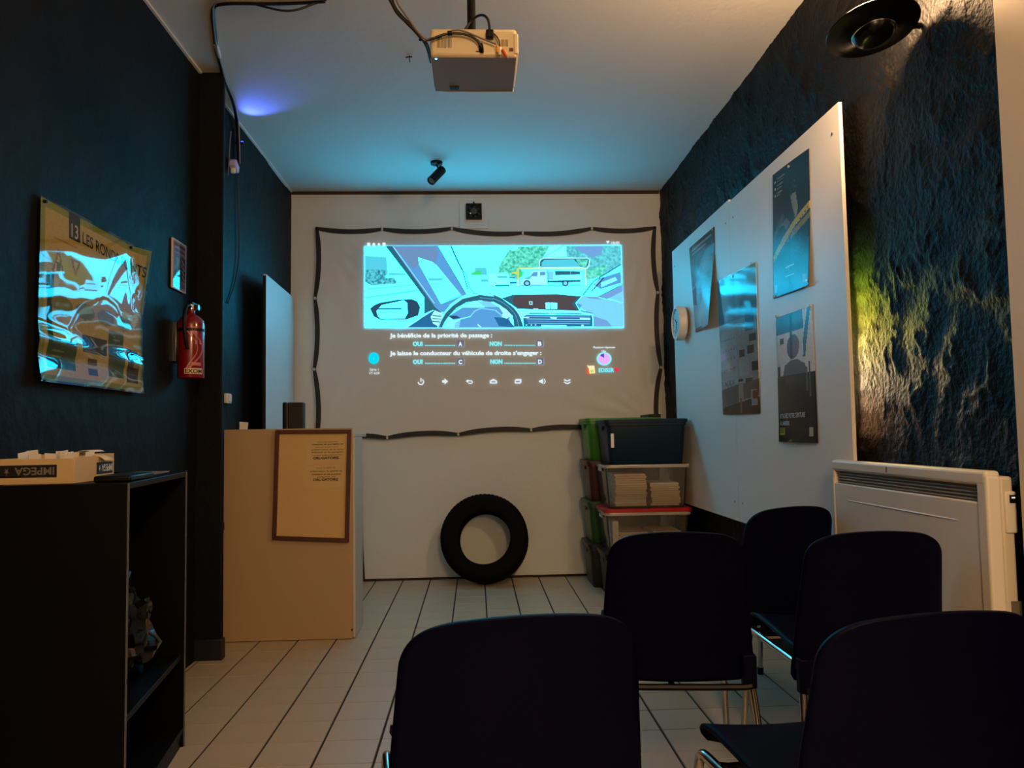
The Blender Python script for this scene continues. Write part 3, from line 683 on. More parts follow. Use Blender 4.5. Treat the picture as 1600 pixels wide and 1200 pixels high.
for y in (0, Lc-e): cbx('edge_band', (0, y+.001, .002), (.003, y+.010, Hc-.001), m_edge, 0)
# bag on the shelf
c0 = cm @ Vector((.15, Lc*.47, .318))
def bag_fn(u, v):
    th = 2*math.pi*u; ph = math.pi*v
    p = Vector((math.sin(ph)*math.cos(th), math.sin(ph)*math.sin(th), -math.cos(ph)))
    n = mnoise.noise(p*2.3+Vector((4, 1, 0)))*.38+abs(mnoise.noise(p*5+Vector((2, 7, 1))))*.30-abs(mnoise.noise(p*9))*.14
    r = 1+n
    z = p.z*r
    return c0+Vector((p.x*r*.115, p.y*r*.17, .155+max(-.155, min(.30, z*.155 if z < 0 else z*.20))))
bg = MB().grid(bag_fn, 44, 30).build('plastic_bag', m_blackgloss, None, angle=24)
tag(bg, 'crumpled glossy black plastic bag inside the open cabinet', 'bag')
# cardboard box
cz = Hc+.0005
q0 = onZ(110, 750, cz); q1 = onZ(184, 745.5, cz)
q0 = Vector((-1.098, 2.225, cz)); ex = Vector((-.995, -.06, 0)).normalized(); ey = Vector((-.03, 1, 0)).normalized()
bm_ = Matrix(((ex.x, ey.x, 0, q0.x), (ex.y, ey.y, 0, q0.y), (0, 0, 1, cz), (0, 0, 0, 1)))
BW, BL_, BH = .225, .255, .068
cbox = thing('cardboard_box', 'low open cardboard box of cards on top of the black cabinet', 'box', tuple(bm_ @ Vector((BW/2, BL_/2, 0))))
def bbx(n, lo, hi, mat=m_card, par=None, bev=.0008): return MB().box(lo, hi, bm_).build(n, mat, par or cbox, bevel=bev, fix=True)
tk = .004
bbx('base', (0, 0, 0), (BW, BL_, tk)); wn = bbx('wall', (0, 0, tk), (BW, tk, BH)); wr_ = bbx('wall', (0, tk, tk), (tk, BL_-tk, BH+.003)); bbx('wall', (BW-tk, tk, tk), (BW, BL_-tk, BH)); bbx('wall', (0, BL_-tk, tk), (BW, BL_, BH+.008))
def label(parent, f, w_, mname):
    MB().slab([f(0, 0), f(1, 0), f(1, 1), f(0, 1)], f(.5, .5, 1)-f(.5, .5, 0), .0008).build('printed_label', M('black_label', (18, 16, 16), .5), parent, fix=True)
    m_l = M(mname, w_, .6)
    lettering('IMPEGA', lambda s, t: f(.96-.66*s, .20+.62*t, 1.5), m_l, parent, .02)
    st = []
    for k in range(10):
        r = (.36 if k % 2 == 0 else .12); a_ = math.pi/2+k*math.pi/5; st.append((.17+.11*r*2*math.cos(a_)*.6, .5+r*math.sin(a_)))
    MB().add([f(x, y, 1.5) for x, y in st], [tuple(range(10))]).build('printed_star', m_l, parent, smooth=False)
def f_near(u, v, o=0.0): return bm_ @ Vector((.200-.155*u, -.0004-.0008*o, .052-.034*v))
def f_right(u, v, o=0.0): return bm_ @ Vector((-.0004-.0008*o, .135+.108*u, .052-.034*v))
label(wn, f_near, (120, 112, 100), 'dull_label_print'); label(wr_, f_right, (235, 235, 232), 'white_label_print')
# loose cards inside, each one a thing
rc = random.Random(3)
for k in range(11):
    u = .020+.018*k; L_ = .05+.02*rc.random(); yy = .03+.15*rc.random(); tl = rc.uniform(-.25, .35); h = BH+.004+.014*rc.random()
    mm = bm_ @ Matrix.Translation((u, yy, tk+.003)) @ Matrix.Rotation(tl*.4, 4, 'Y') @ Matrix.Rotation(rc.uniform(-.12, .12), 4, 'X')
    o = MB().box((-.0009, 0, 0), (.0009, L_, h-.004), mm).build('index_card', m_paper if k % 3 else m_whitepaper, fix=True)
    tag(o, 'cream card standing in the low cardboard box', 'card', 'cards in the cardboard box')
for k, (u, yy, r_, lab) in enumerate(((.05, .18, .6, 'pale folded paper flap sticking up at the far end of the cardboard box'), (.085, .21, .95, 'grey curled paper strip leaning out of the far end of the cardboard box'))):
    mm = bm_ @ Matrix.Translation((u, yy, BH+.004)) @ Matrix.Rotation(r_-.5, 4, 'Z') @ Matrix.Rotation(-.5+.2*k, 4, 'Y')
    def flap(a_, b__): return mm @ Vector((-.07*a_-.0, .05*b__-.025, .024*math.sin(a_*2.0)+.012*k*a_))
    o = MB().grid(flap, 10, 3).build('paper_flap', m_paper if k == 0 else m_whitepaper); sm = o.modifiers.new('thickness', 'SOLIDIFY'); sm.thickness = .001
    tag(o, lab, 'paper')
o = MB().box((.008, .045, Hc+.0008), (.105, .285, Hc+.018), cm).build('black_folder', m_black, bevel=.005, fix=True)
tag(o, 'flat black folder lying on the cabinet in front of the cardboard box', 'folder')
o = MB().box((.05, .44, Hc+.0008), (.16, .64, Hc+.006), cm).build('grey_sheet', M('grey_paper', (120, 112, 112), .8), bevel=.001, fix=True)
tag(o, 'dull grey paper sheet lying at the far end of the cabinet top', 'paper')

# ------------------------------------------------------------------ left wall: poster, plaque, extinguisher
pL = thing('roundabout_poster', 'laminated yellow and green poster reflecting the screen on the left wall', 'poster', (XL+.01, 2.89, 1.25))
ya, yb_, zt, zb_ = 2.510, 3.264, 1.838, 1.262
def poster_s(u, v, off=0.0):
    y = ya+(yb_-ya)*u; z = zt+(zb_-zt)*v
    # buckled laminate: hollow in the middle, a fold low down, the top far corner curling off the wall
    b1 = .005*math.sin(math.pi*u)*math.sin(math.pi*min(1, v*1.25))
    b2 = .010*math.exp(-((v-.80-.05*(u-.5))/.055)**2)*(.6+.4*math.sin(u*9))
    b3 = .040*max(0, (u-.80)/.2)**2*max(0, 1-v*2.2)
    b4 = .0007*math.sin(u*11+v*4)*math.sin(v*5)+.0002*math.sin(u*31+v*9)*v
    if v > .86: b2 += .10*(v-.86)*(1-.3*u)*.9
    return Vector((XL+.0125+b1+b2+b3+b4+off, y, z))
bgc = (206, 192, 118); gr = (110, 150, 70); dg = (42, 88, 36); bk = (34, 30, 30); rd_ = (176, 92, 60)
sh = [('rect', (150, 170, 90), 0, 0, 1, 1), ('rect', bgc, .03, .045, .975, .965),
      ('rect', (26, 24, 34), .225, .0, .325, .155),
      ('rect', dg, .06, .50, .10, .78), ('rect', dg, .06, .76, .30, .93), ('rect', (36, 70, 52), .05, .40, .11, .52),
      ('rect', dg, .62, .63, .78, .93), ('rect', (46, 44, 44), .36, .70, .60, .80), ('rect', (70, 54, 36), .42, .83, .51, .875), ('rect', (74, 52, 36), .42, .90, .51, .94),
      ('rect', (40, 42, 52), .82, .72, .955, .94), ('rect', (26, 26, 30), .82, .86, .955, .945), ('rect', (150, 140, 110), .88, .76, .95, .84),
      ('poly', rd_, [(.14, .24), (.085, .40), (.195, .40)]), ('poly', (222, 196, 140), [(.14, .275), (.105, .385), (.175, .385)]), ('rect', (140, 90, 60), .125, .32, .155, .37),
      ('poly', rd_, [(.24, .27), (.33, .27), (.285, .37)]), ('poly', (222, 196, 140), [(.262, .285), (.308, .285), (.285, .338)]),
      ('rect', rd_, .46, .30, .66, .315), ('rect', rd_, .46, .325, .60, .338), ('rect', (190, 140, 80), .10, .185, .30, .196)]
rp_ = random.Random(5)
for k in range(26):
    u = rp_.choice((.08, .65, .10)); v = .65+.27*rp_.random(); sh.append(('rect', (120, 160, 90), u+.02*rp_.random(), v, u+.04+.06*rp_.random(), v+.006))
for k in range(4): sh.append(('ell', (150, 160, 96), .18+.2*k, .56, .09, .05))
sheet('printed_sheet', poster_s, paint(120, 96, (150, 170, 90), sh, .06), print_mat('poster_ink'), pL)
lettering('LES RONDS-POINTS', lambda s, t: poster_s(.345+.64*s, .150+.045*s-.075*t, .0012), m_ink, pL, .012)
lettering('13', lambda s, t: poster_s(.245+.06*s, .142-.085*t, .0012), m_whitepaper, pL, .005)
o = MB().grid(lambda u, v: poster_s(1.012-1.024*u, -.012+1.024*v, .003), 90, 70).build('laminate_film', film('clear_laminate_film', fac=1.62), pL, angle=180)
for (u, v) in ((.845, .02), (.02, .02)):
    c = poster_s(u, v, .002); MB().cyl(c+Vector((-.012, 0, 0)), c+Vector((.008, 0, 0)), .007, .005, n=12).build('pin', m_black, pL)

pq = thing('safety_plaque', 'small framed safety instruction plaque on the left wall above the extinguisher', 'sign', (XL+.01, 3.68, 1.75))
y0, y1, z0, z1 = 3.592, 3.762, 1.750, 1.980
bx('plate', (XL+.004, y0, z0), (XL+.012, y1, z1), M('pale_pink_frame', (206, 190, 190), .35), pq, .002)
shq = [('rect', (120, 126, 168), .04, .03, .96, .97), ('rect', (80, 76, 120), .04, .05, .96, .10), ('rect', (170, 170, 196), .10, .12, .9, .14), ('rect', (88, 84, 126), .10, .16, .9, .20), ('rect', (170, 180, 200), .04, .24, .96, .255),
       ('rect', (86, 150, 186), .08, .30, .48, .80), ('rect', (130, 190, 196), .22, .34, .42, .76), ('rect', (60, 66, 110), .55, .30, .94, .80), ('rect', (150, 160, 196), .04, .83, .96, .85)]
for k in range(4): shq.append(('poly', (176, 184, 214), [(.58+.02*k, .32+.12*k), (.66+.02*k, .33+.12*k), (.90, .45+.11*k), (.80, .45+.11*k)]))
sheet('printed_panel', lambda u, v: Vector((XL+.0128, y0+.008+(y1-y0-.016)*u, z1-.008-(z1-z0-.016)*v)), paint(40, 60, (170, 170, 190), shq), print_mat('poster_ink'), pq, .0004)
MB().grid(lambda u, v: Vector((XL+.0142, y1-.004-(y1-y0-.008)*u, z1-.004-(z1-z0-.008)*v)), 4, 4).build('cover_glass', film('clear_laminate_film'), pq)

ex_ = thing('fire_extinguisher', 'red fire extinguisher hung on the left wall beside the pillar', 'extinguisher', (XL+.075, 3.655, 1.335))
ec = Vector((XL+.075, 3.655, 0)); ze0, ze1 = 1.340, 1.630
MB().lathe([(.045, ze0), (.056, ze0+.004), (.058, ze0+.012), (.058, ze1-.045), (.054, ze1-.022), (.040, ze1-.006), (.022, ze1+.004), (.016, ze1+.012), (.016, ze1+.026)], Matrix.Translation(ec), n=36).build('cylinder', m_red, ex_)
vb = MB().lathe([(.014, ze1+.026), (.018, ze1+.028), (.018, ze1+.05), (.012, ze1+.056)], Matrix.Translation(ec), n=18).build('valve', m_steel, ex_)
MB().box(ec+Vector((-.008, -.012, ze1+.056)), ec+Vector((.008, .075, ze1+.064))).build('handle', m_black, vb, bevel=.002); MB().box(ec+Vector((-.008, -.012, ze1+.034)), ec+Vector((.008, .085, ze1+.042))).build('carry_lever', m_black, vb, bevel=.002)
MB().cyl(ec+Vector((.016, 0, ze1+.038)), ec+Vector((.034, 0, ze1+.038)), .013, n=16).build('gauge', m_steel, vb)
MB().tube([ec+Vector((0, -.016, ze1+.04)), ec+Vector((0, -.05, ze1+.045)), ec+Vector((0, -.085, ze1+.01)), ec+Vector((0, -.088, ze1-.08)), ec+Vector((.01, -.072, ze1-.16))], .008, n=10).build('hose', m_black, ex_)
MB().lathe([(.0588, ze1-.075), (.0592, ze1-.075), (.0592, ze1-.062), (.0588, ze1-.062)], Matrix.Translation(ec), n=36, close=True).build('strap', m_black, ex_)
bx('wall_bracket', (XL-.005, 3.63, 1.42), (XL+.018, 3.68, 1.60), m_steel, ex_, .002)
def ext_s(a_, z, o=.0008): return ec+Vector(((.058+o)*math.cos(a_), (.058+o)*math.sin(a_), z))
m_pale = M('pale_label_ink', (190, 110, 112), .4)
sw_ = MB(); N_ = 28
va = []
for k in range(N_+1):
    t = k/N_; z = ze1-.060-.195*t
    a_ = -1.05-.60*math.cos(t*math.pi*1.7+.55)*(1-.2*t)
    w_ = .16+.10*math.sin(t*3.1)
    va += [ext_s(a_-w_, z), ext_s(a_+w_, z)]
sw_.add(va, [(2*k, 2*k+1, 2*k+3, 2*k+2) for k in range(N_)]).build('label_swoosh', m_pale, ex_)
for (a0, a1, zz0, zz1) in ((-1.15, -.80, 1.545, 1.575), (-.95, -.78, 1.495, 1.512), (-.60, -.42, 1.495, 1.512), (-1.2, -.45, 1.398, 1.412)):
    MB().grid(lambda u, v: ext_s(a0+(a1-a0)*u, zz0+(zz1-zz0)*v, .0010), 6, 1).build('label_patch', m_pale, ex_)
MB().grid(lambda u, v: ext_s(-1.72+1.45*u, 1.360+.026*v, .0008), 16, 1).build('brand_band', M('pale_band', (222, 196, 170), .4), ex_)
lettering('EXOM', lambda s, t: ext_s(-1.66+1.3*s, 1.364+.018*t, .0014), m_ink, ex_, .03)

# ------------------------------------------------------------------ right wall: boards and what hangs on them
XBF = 1.385
zb0, zb1 = .585, 2.300
yj = onX(1139, 330, XBF).y; yn = onX(1310, 167, XBF).y; yf = onX(1050, 395, XBF).y
m_board = M('white_hardboard', (228, 225, 218), .45, var=.03, vscale=2)
for (a_, b__, lab) in ((yn, yj-.0015, 'large white wall board nearest the heater, two dark posters pinned on it'), (yj+.0015, yf, 'large white wall board next to the back wall, clock and curled poster on it')):
    t = thing('wall_board', lab, 'board', (XBF+.008, (a_+b__)/2, zb0), group='white boards on the right wall')
    bx('panel', (XBF, a_, zb0), (XBF+.014, b__, zb1+(.015 if a_ > yj else 0)), m_board, t, .001)
    for yy in (a_+.06, b__-.06):
        for zz in (zb0+.10, zb1-.10): MB().cyl((XBF-.002, yy, zz), (XBF+.002, yy, zz), .006, n=10).build('screw', m_steel, t)
    for yy in (a_+.25, b__-.25):
        for zz in (zb0+.2, zb1-.2): bx('spacer', (XBF+.0142, yy-.03, zz-.03), (XR+.006, yy+.03, zz+.03), m_brown, t)
# coloured light strip behind the near edge of the board
ls = thing('led_strip', 'colour-changing light strip glowing behind the near edge of the white board', 'light strip', (XR-.012, yn+.06, 1.0))
bx('strip_base', (XR-.0165, yn+.052, 1.02), (XR-.0125, yn+.066, 1.84), m_white, ls)
cols = [(255, 185, 130), (255, 200, 150), (255, 220, 170), (255, 225, 150), (255, 225, 120), (240, 225, 80), (205, 215, 60), (150, 190, 50), (90, 140, 50), (50, 90, 50)]
LEDK = [40, 110, 270, 340, 340, 290, 200, 120, 60, 30]
for k, c in enumerate(cols):
    z = 1.06+.078*k
    bx('led', (XR-.021, yn+.054, z), (XR-.0167, yn+.064, z+.05), M('led_glow_%d' % k, c, .4, emit=c, ek=LEDK[k]), ls)

def poster_quad(name, label_, pxs, X, img, bend, mat=None, filmed=False, pins=(), group='posters on the white boards'):
    q = [onX(a_, b__, X) for a_, b__ in pxs]     # corners: upper far, upper near, lower near, lower far
    c = (q[2]+q[3])/2
    t = thing(name, label_, 'poster', tuple(c), group=group)
    def fn(u, v, off=0.0):
        p = (q[0]*(1-u)+q[1]*u)*(1-v)+(q[3]*(1-u)+q[2]*u)*v
        return p+Vector((-.0012-bend(u, v)-off, 0, 0))
    sheet('printed_sheet', fn, img, mat or print_mat('glossy_poster_ink', .25, .22), t, .0004)
    if filmed: MB().grid(lambda u, v: fn(1-u, v, .0012), 30, 40).build('laminate_film', film('hazy_laminate_film', gloss=.10, fac=1.32), t, angle=180)
    for (u, v) in pins:
        c = fn(u, v); MB().cyl(c+Vector((.003, 0, 0)), c+Vector((-.006, 0, 0)), .004, .007, n=10).build('pin', film('clear_pin_plastic', body=(200, 205, 205), bodyfac=.5), t)
    return t, fn
XP = XBF-.0015
rp_ = random.Random(11)
# 1 curled poster by the clock
s1_ = [('fade', (90, 170, 190), .05, .6), ('rect', (30, 50, 62), 0, 0, 1, .16), ('rect', (110, 140, 150), .10, .045, .9, .07), ('rect', (110, 140, 150), .10, .10, .7, .115), ('poly', (46, 88, 104), [(0, .16), (.7, .16), (.2, .50), (0, .46)]),
       ('blot', (20, 44, 90), .35, .42, .22, .07), ('poly', (30, 70, 104), [(0, .52), (.30, .50), (.28, .72), (.0, .68)]), ('blot', (210, 236, 245), .6, .8, .3, .14), ('blot', (150, 210, 230), .7, .35, .3, .2), ('rect', (28, 60, 96), .0, .96, .5, 1)]
poster_quad('curled_poster', 'blue road safety poster with a curled lower corner, beside the clock', [(1077, 388), (1116, 354), (1119.5, 508), (1087, 519)], XP, paint(50, 110, (60, 100, 120), s1_, .12), lambda u, v: .055*max(0, v-.25)*max(0, u-.45)*2.2+.020*math.sin(math.pi*u)*math.sin(v*2.2), pins=((.06, .02), (.95, .02)))
# 2 laminated eye-test poster
s2_ = [('rect', (189, 206, 210), 0, 0, 1, .34), ('blot', (118, 165, 165), .75, .27, .25, .05), ('rect', (255, 255, 255), .04, .40, .48, .78), ('rect', (253, 243, 255), .04, .52, .48, .70), ('rect', (229, 238, 236), .52, .34, 1, .56), ('rect', (104, 134, 172), .72, .30, .92, .44), ('rect', (94, 111, 125), .80, .46, .95, .51),
       ('rect', (52, 54, 56), .54, .555, .68, .605), ('rect', (52, 54, 56), .75, .54, .90, .595), ('rect', (82, 82, 85), .84, .65, .98, .71), ('rect', (49, 49, 52), .68, .755, .86, .81), ('rect', (59, 63, 66), .50, .755, .62, .775), ('rect', (255, 255, 248), .55, .61, .78, .74),
       ('poly', (134, 146, 148), [(0, .82), (.5, .79), (.5, .92), (0, .955)]), ('poly', (151, 151, 146), [(.62, .79), (1, .77), (1, .88), (.62, .90)]), ('poly', (73, 71, 73), [(0, .955), (.5, .92), (1, .885), (1, 1), (0, 1)]), ('rect', (229, 224, 214), .50, .79, .62, .90), ('rect', (153, 144, 137), .53, .89, .58, .99),
       ('rect', (255, 255, 255), .82, .835, .96, .945), ('rect', (207, 108, 89), .84, .845, .95, .90)]
for k in range(9): s2_.append(('rect', (118, 125, 130), .08+.04*k, .455, .095+.04*k, .462))
t2, fn2 = poster_quad('eye_test_poster', 'see-through laminated poster with an eye-test letter chart, middle of the boards', [(1121, 440), (1182, 409), (1188.5, 646), (1130, 648)], XP, paint(64, 160, (232, 236, 234), s2_, .10), lambda u, v: .004*math.sin(math.pi*u)+.0012*abs(math.sin(math.pi*2*u)), filmed=True, pins=((.45, .02), (.92, .0)))
for (b, u0, u1, v, c) in (('N X V', .13, .40, .80, .040), ('J O S A', .10, .44, .69, .018), ('H T Z E', .10, .44, .615, .014), ('D F C P L', .10, .44, .55, .010)):
    lettering(b, lambda s, t: fn2(u0+(u1-u0)*s, v-.01*s-c*t, .0006), m_ink, t2, .0)
# 3 night accident poster with the yellow tape
s3_ = [('fade', (24, 56, 76), .30, .55), ('fade', (34, 92, 124), .62, .9), ('blot', (40, 66, 76), .6, .20, .25, .14), ('poly', (120, 138, 140), [(.52, .26), (.66, .25), (.72, .38), (.66, .46), (.58, .36)]), ('poly', (70, 80, 90), [(0, .50), (.30, .36), (.36, .40), (0, .56)]), ('poly', (100, 104, 116), [(.20, .45), (.42, .41), (.50, .46), (.40, .50), (.34, .46)]), ('blot', (16, 22, 30), .45, .36, .12, .08),  # lower blue fade is the screen's reflection, painted into the ink
       ('poly', (170, 160, 76), [(0, .66), (.30, .55), (.62, .455), (1, .375), (1, .43), (.62, .515), (.30, .62), (0, .715)]), ('poly', (120, 116, 84), [(.45, .555), (1, .455), (1, .50), (.45, .605)]), ('rect', (18, 30, 42), .46, .56, .52, 1), ('blot', (20, 50, 66), .8, .72, .14, .06), ('rect', (150, 160, 170), .05, .90, .12, .96), ('rect', (130, 142, 150), .84, .90, .93, .96), ('rect', (150, 170, 186), .36, .79, .60, .80), ('rect', (150, 170, 186), .36, .86, .60, .87)]
for k in range(3):
    s3_ += [('ell', (200, 206, 206), .08, .075+.055*k, .018, .010), ('rect', (110, 124, 128), .13, .055+.055*k, .36-.04*k, .068+.055*k), ('rect', (96, 110, 116), .13, .078+.055*k, .34-.05*k, .090+.055*k)]
for k in range(16): s3_.append(('rect', (70, 64, 40), .06+.058*k, .685-.0182*k, .085+.058*k, .70-.0182*k))
poster_quad('night_scene_poster', 'dark night accident poster crossed by yellow barrier tape, upper one near the heater', [(1207.5, 274), (1264.5, 231.5), (1268, 446), (1209, 467)], XP, paint(60, 150, (26, 34, 40), s3_, .12), lambda u, v: .022*max(0, v-.5)*max(0, u-.6)*2.5+.003*math.sin(math.pi*u), pins=((.04, .985), (.97, .96), (.5, .03)))
# 4 seat belt poster
s4_ = [('rect', (42, 96, 130), .0, .0, 1, .15), ('blot', (70, 150, 190), .6, .06, .35, .06), ('rect', (205, 208, 208), .0, .15, 1, .48), ('poly', (214, 214, 212), [(.75, 0), (1, 0), (1, .48), (.80, .42)]), ('poly', (60, 100, 124), [(.88, 0), (.96, 0), (.82, .28), (.80, .36), (.74, .36), (.76, .2)]), ('rect', (70, 70, 70), .10, .18, .22, .225), ('ell', (96, 92, 100), .48, .265, .17, .095), ('ell', (116, 88, 92), .50, .27, .13, .075), ('poly', (92, 90, 98), [(.18, .48), (.24, .40), (.40, .37), (.60, .37), (.78, .41), (.84, .48)]), ('rect', (46, 44, 50), .02, .40, .10, .50), ('rect', (26, 26, 30), .40, .0, .46, .36),  # blue band and blot at the top: reflected screen light put into the print
       ('rect', (22, 20, 21), 0, .48, 1, 1), ('rect', (52, 42, 40), .25, .50, .75, .56), ('rect', (92, 90, 92), .80, .44, .835, .62), ('rect', (80, 80, 82), .87, .40, .90, .66), ('rect', (150, 140, 62), .05, .885, .22, .945), ('rect', (170, 168, 160), .84, .885, .92, .955), ('poly', (110, 110, 112), [(.30, 1), (.42, .97), (.44, 1)])]
for k in range(3): s4_.append(('rect', (90, 84, 30), .07, .895+.014*k, .20, .900+.014*k))
t4, fn4 = poster_quad('seat_belt_poster', 'black seat belt poster with white lettering, lower one near the heater', [(1213, 497), (1269, 477), (1279, 692), (1218, 690)], XP, paint(60, 150, (22, 20, 21), s4_, .10), lambda u, v: .010*math.sin(math.pi*u)*v+.014*max(0, v-.85), pins=((.97, .0), (.03, -.01)))
m_lett = M('pale_grey_lettering', (200, 200, 198), .6)
lettering('ATTACHEZ VOTRE CEINTURE', lambda s, t: fn4(.05+.70*s, .815-.005*s-.038*t, .0008), m_lett, t4, .02)
lettering('À L\u2019ARRIÈRE', lambda s, t: fn4(.05+.30*s, .868-.032*t, .0008), m_lett, t4, .02)

# clock
XC = 1.318; cc = onX(1055.5, 505.5, XC)
ck = thing('wall_clock', 'round white wall clock at the far end of the boards', 'clock', (XBF, cc.y, cc.z-.115))
mc = Matrix.Translation((XBF-.001, cc.y, cc.z)) @ Matrix.Rotation(-math.pi/2, 4, 'Y')
dpt = XBF-XC
MB().lathe([(.108, .012), (.113, .018), (.113, dpt-.012), (.107, dpt), (.097, dpt), (.095, dpt-.010), (.040, dpt-.012), (.001, dpt-.012)], mc, n=48).build('case', m_white, ck)
MB().lathe([(.094, dpt-.0118), (.094, dpt-.011), (.001, dpt-.0105)], mc, n=48).build('dial', M('pale_dial', (196, 200, 204), .5), ck)
MB().cyl((XBF-.001, cc.y, cc.z), (XBF-.014, cc.y, cc.z), .02, n=14).build('wall_fixing', m_black, ck)
for k in range(12):
    MB().box((.078, -.003, dpt-.0102), (.090, .003, dpt-.0094), mc @ Matrix.Rotation(k*math.pi/6, 4, 'Z')).build('hour_mark', m_ink, ck, smooth=False)
for a_, L_, w_ in ((.9, .050, .004), (2.6, .074, .003)):
    MB().box((-.010, -w_, dpt-.0092), (L_, w_, dpt-.0080), mc @ Matrix.Rotation(a_, 4, 'Z')).build('hand', m_ink, ck, smooth=False)

# ------------------------------------------------------------------ wall heater
XH = 1.340; hy0, hy1, hz0, hz1 = 2.030, 2.940, .300, .951
ht = thing('wall_heater', 'white electric panel heater on the right wall with a top outlet slot', 'heater', (1.38, (hy0+hy1)/2, hz0))
fpm = MB()
oz0, oz1 = hz1-.085, hz1-.040
bx('front_panel', (XH, hy0+.004, hz0+.02), (XH+.028, hy1-.004, oz0), m_white, ht, .004)
bx('top_rail', (XH-.004, hy0+.004, oz1), (XH+.04, hy1-.004, hz1), m_white, ht, .010, seg=4)
bx('end_cheek', (XH-.003, hy0, hz0+.01), (XH+.038, hy0+.045, hz1-.012), m_white, ht, .008, seg=4)
bx('end_cheek', (XH-.003, hy1-.022, hz0+.01), (XH+.038, hy1, hz1-.012), m_white, ht, .008, seg=4)
bx('outlet_recess', (XH+.020, hy0+.045, oz0+.001), (XH+.030, hy1-.022, oz1-.001), M('grey_heater_grille', (168, 164, 156), .5), ht)
for k in range(4):
    z = oz0+.004+.010*k
    bx('outlet_slat', (XH+.010, hy0+.046, z), (XH+.0198, hy1-.023, z+.003), M('grey_heater_grille', (168, 164, 156), .5), ht)
rbz = oz0-.058
MB().tube([(XH+.004, hy0+.12, rbz), (XH+.001, hy0+.16, rbz), (XH+.001, hy1-.14, rbz), (XH+.004, hy1-.10, rbz)], .0032, n=8, smooth=1).build('pressed_rib', m_white, ht)
bx('rear_body', (XH+.041, hy0+.012, hz0+.03), (XH+.078, hy1-.012, hz1-.016), M('cream_heater_body', (214, 206, 190), .45), ht, .008, seg=3)
cbk = bx('control_box', (XH+.050, hy0+.006, hz1-.165), (XH+.082, hy0+.10, hz1-.055), m_white, ht, .005)
bx('display_window', (XH+.062, hy0+.0035, hz1-.085), (XH+.080, hy0+.0062, hz1-.064), m_black, cbk)
bx('display_light', (XH+.066, hy0+.002, hz1-.073), (XH+.075, hy0+.0036, hz1-.069), M('white_display_light', (230, 235, 235), .3, emit=(230, 238, 240), ek=.5), cbk)
bx('rating_sticker', (XH+.055, hy0+.0105, hz0+.25), (XH+.083, hy0+.0125, hz0+.31), M('grey_sticker', (110, 104, 96), .6), ht)
bx('brand_mark', (XH-.0048, (hy0+hy1)/2+.045, hz1-.028), (XH-.004, (hy0+hy1)/2+.052, hz1-.010), M('grey_sticker', (110, 104, 96), .6), ht)
for yy in (hy0+.15, hy1-.15): bx('wall_bracket', (XH+.077, yy, hz0+.1), (XR+.003, yy+.03, hz1-.1), m_steel, ht)

# ------------------------------------------------------------------ storage bins in the corner
def bin_(name, lab, x0, x1, y0, y1, z0, z1, mat, lid=None, rim=None, wall_mat=None):
    t = thing(name, lab, 'storage bin', ((x0+x1)/2, (y0+y1)/2, z0), group='storage bins stacked in the corner')
    cx, cy = (x0+x1)/2, (y0+y1)/2; zt_ = z1-(.024 if lid else .002); h = zt_-z0
    def ring(f_, z, ins=0.0, r=.035, n=5):
        hx, hy = (x1-x0)/2*f_-ins, (y1-y0)/2*f_-ins; o_ = []
        for (sx, sy, a0) in ((1, 1, 0), (-1, 1, math.pi/2), (-1, -1, math.pi), (1, -1, 3*math.pi/2)):
            for k in range(n): a_ = a0+k*math.pi/2/(n-1); o_.append(Vector((cx+sx*(hx-r)+r*math.cos(a_), cy+sy*(hy-r)+r*math.sin(a_), z)))
        return o_
    rings = [ring(.88, z0), ring(.90, z0+.008), ring(.965, zt_-.022), ring(.965, zt_-.02), ring(1.0, zt_-.018), ring(1.0, zt_), ring(.955, zt_), ring(.955, zt_-.02), ring(.885, z0+.012)]
    n = len(rings[0]); v = [p for r_ in rings for p in r_]
    f = [(i*n+j, i*n+(j+1) % n, (i+1)*n+(j+1) % n, (i+1)*n+j) for i in range(len(rings)-1) for j in range(n)]
    f += [tuple(range(n-1, -1, -1)), tuple(range((len(rings)-1)*n, len(rings)*n))]
    MB().add(v, f).build('tub', mat, t, fix=True, angle=40)
    if rim: MB().add([p for r_ in (ring(1.004, zt_-.019), ring(1.012, zt_-.012), ring(1.012, zt_-.003), ring(1.004, zt_+.001)) for p in r_], [(i*n+j, i*n+(j+1) % n, (i+1)*n+(j+1) % n, (i+1)*n+j) for i in range(3) for j in range(n)]).build('rim', rim, t, angle=60)
    if lid: MB().add([p for r_ in (ring(1.0, zt_+.0005), ring(1.03, zt_+.001), ring(1.03, z1-.003), ring(.99, z1)) for p in r_], [(i*n+j, i*n+(j+1) % n, (i+1)*n+(j+1) % n, (i+1)*n+j) for i in range(3) for j in range(n)]+[tuple(range(n-1, -1, -1)), tuple(range(3*n, 4*n))]).build('lid', lid, t, fix=True)
    for s in (-1, 1):
        xe = cx+s*(x1-x0)/2
        MB().box((xe-.003, cy-.06, zt_-.045), (xe+.004, cy+.06, zt_-.020)).build('handle_lip', rim or mat, t, bevel=.002)
    return t
bx0, bx1, by0, by1 = .815, 1.366, 5.02, 5.41
m_navytub = M('navy_blue_tub_plastic', (8, 36, 56), .45, var=.1, spec=.2); m_clear = film('clear_bin_plastic', tint=(.93, .93, .92), body=(190, 186, 176), bodyfac=.07, gloss=.15)
m_clearrim = film('frosted_rim_plastic', body=(196, 192, 184), bodyfac=.65, gloss=.2); m_redlid = M('red_lid_plastic', (170, 14, 20), .45); m_bktub = M('black_tub_plastic', (20, 20, 22), .45)
tubz = [0, .296, .578, .857, 1.148]
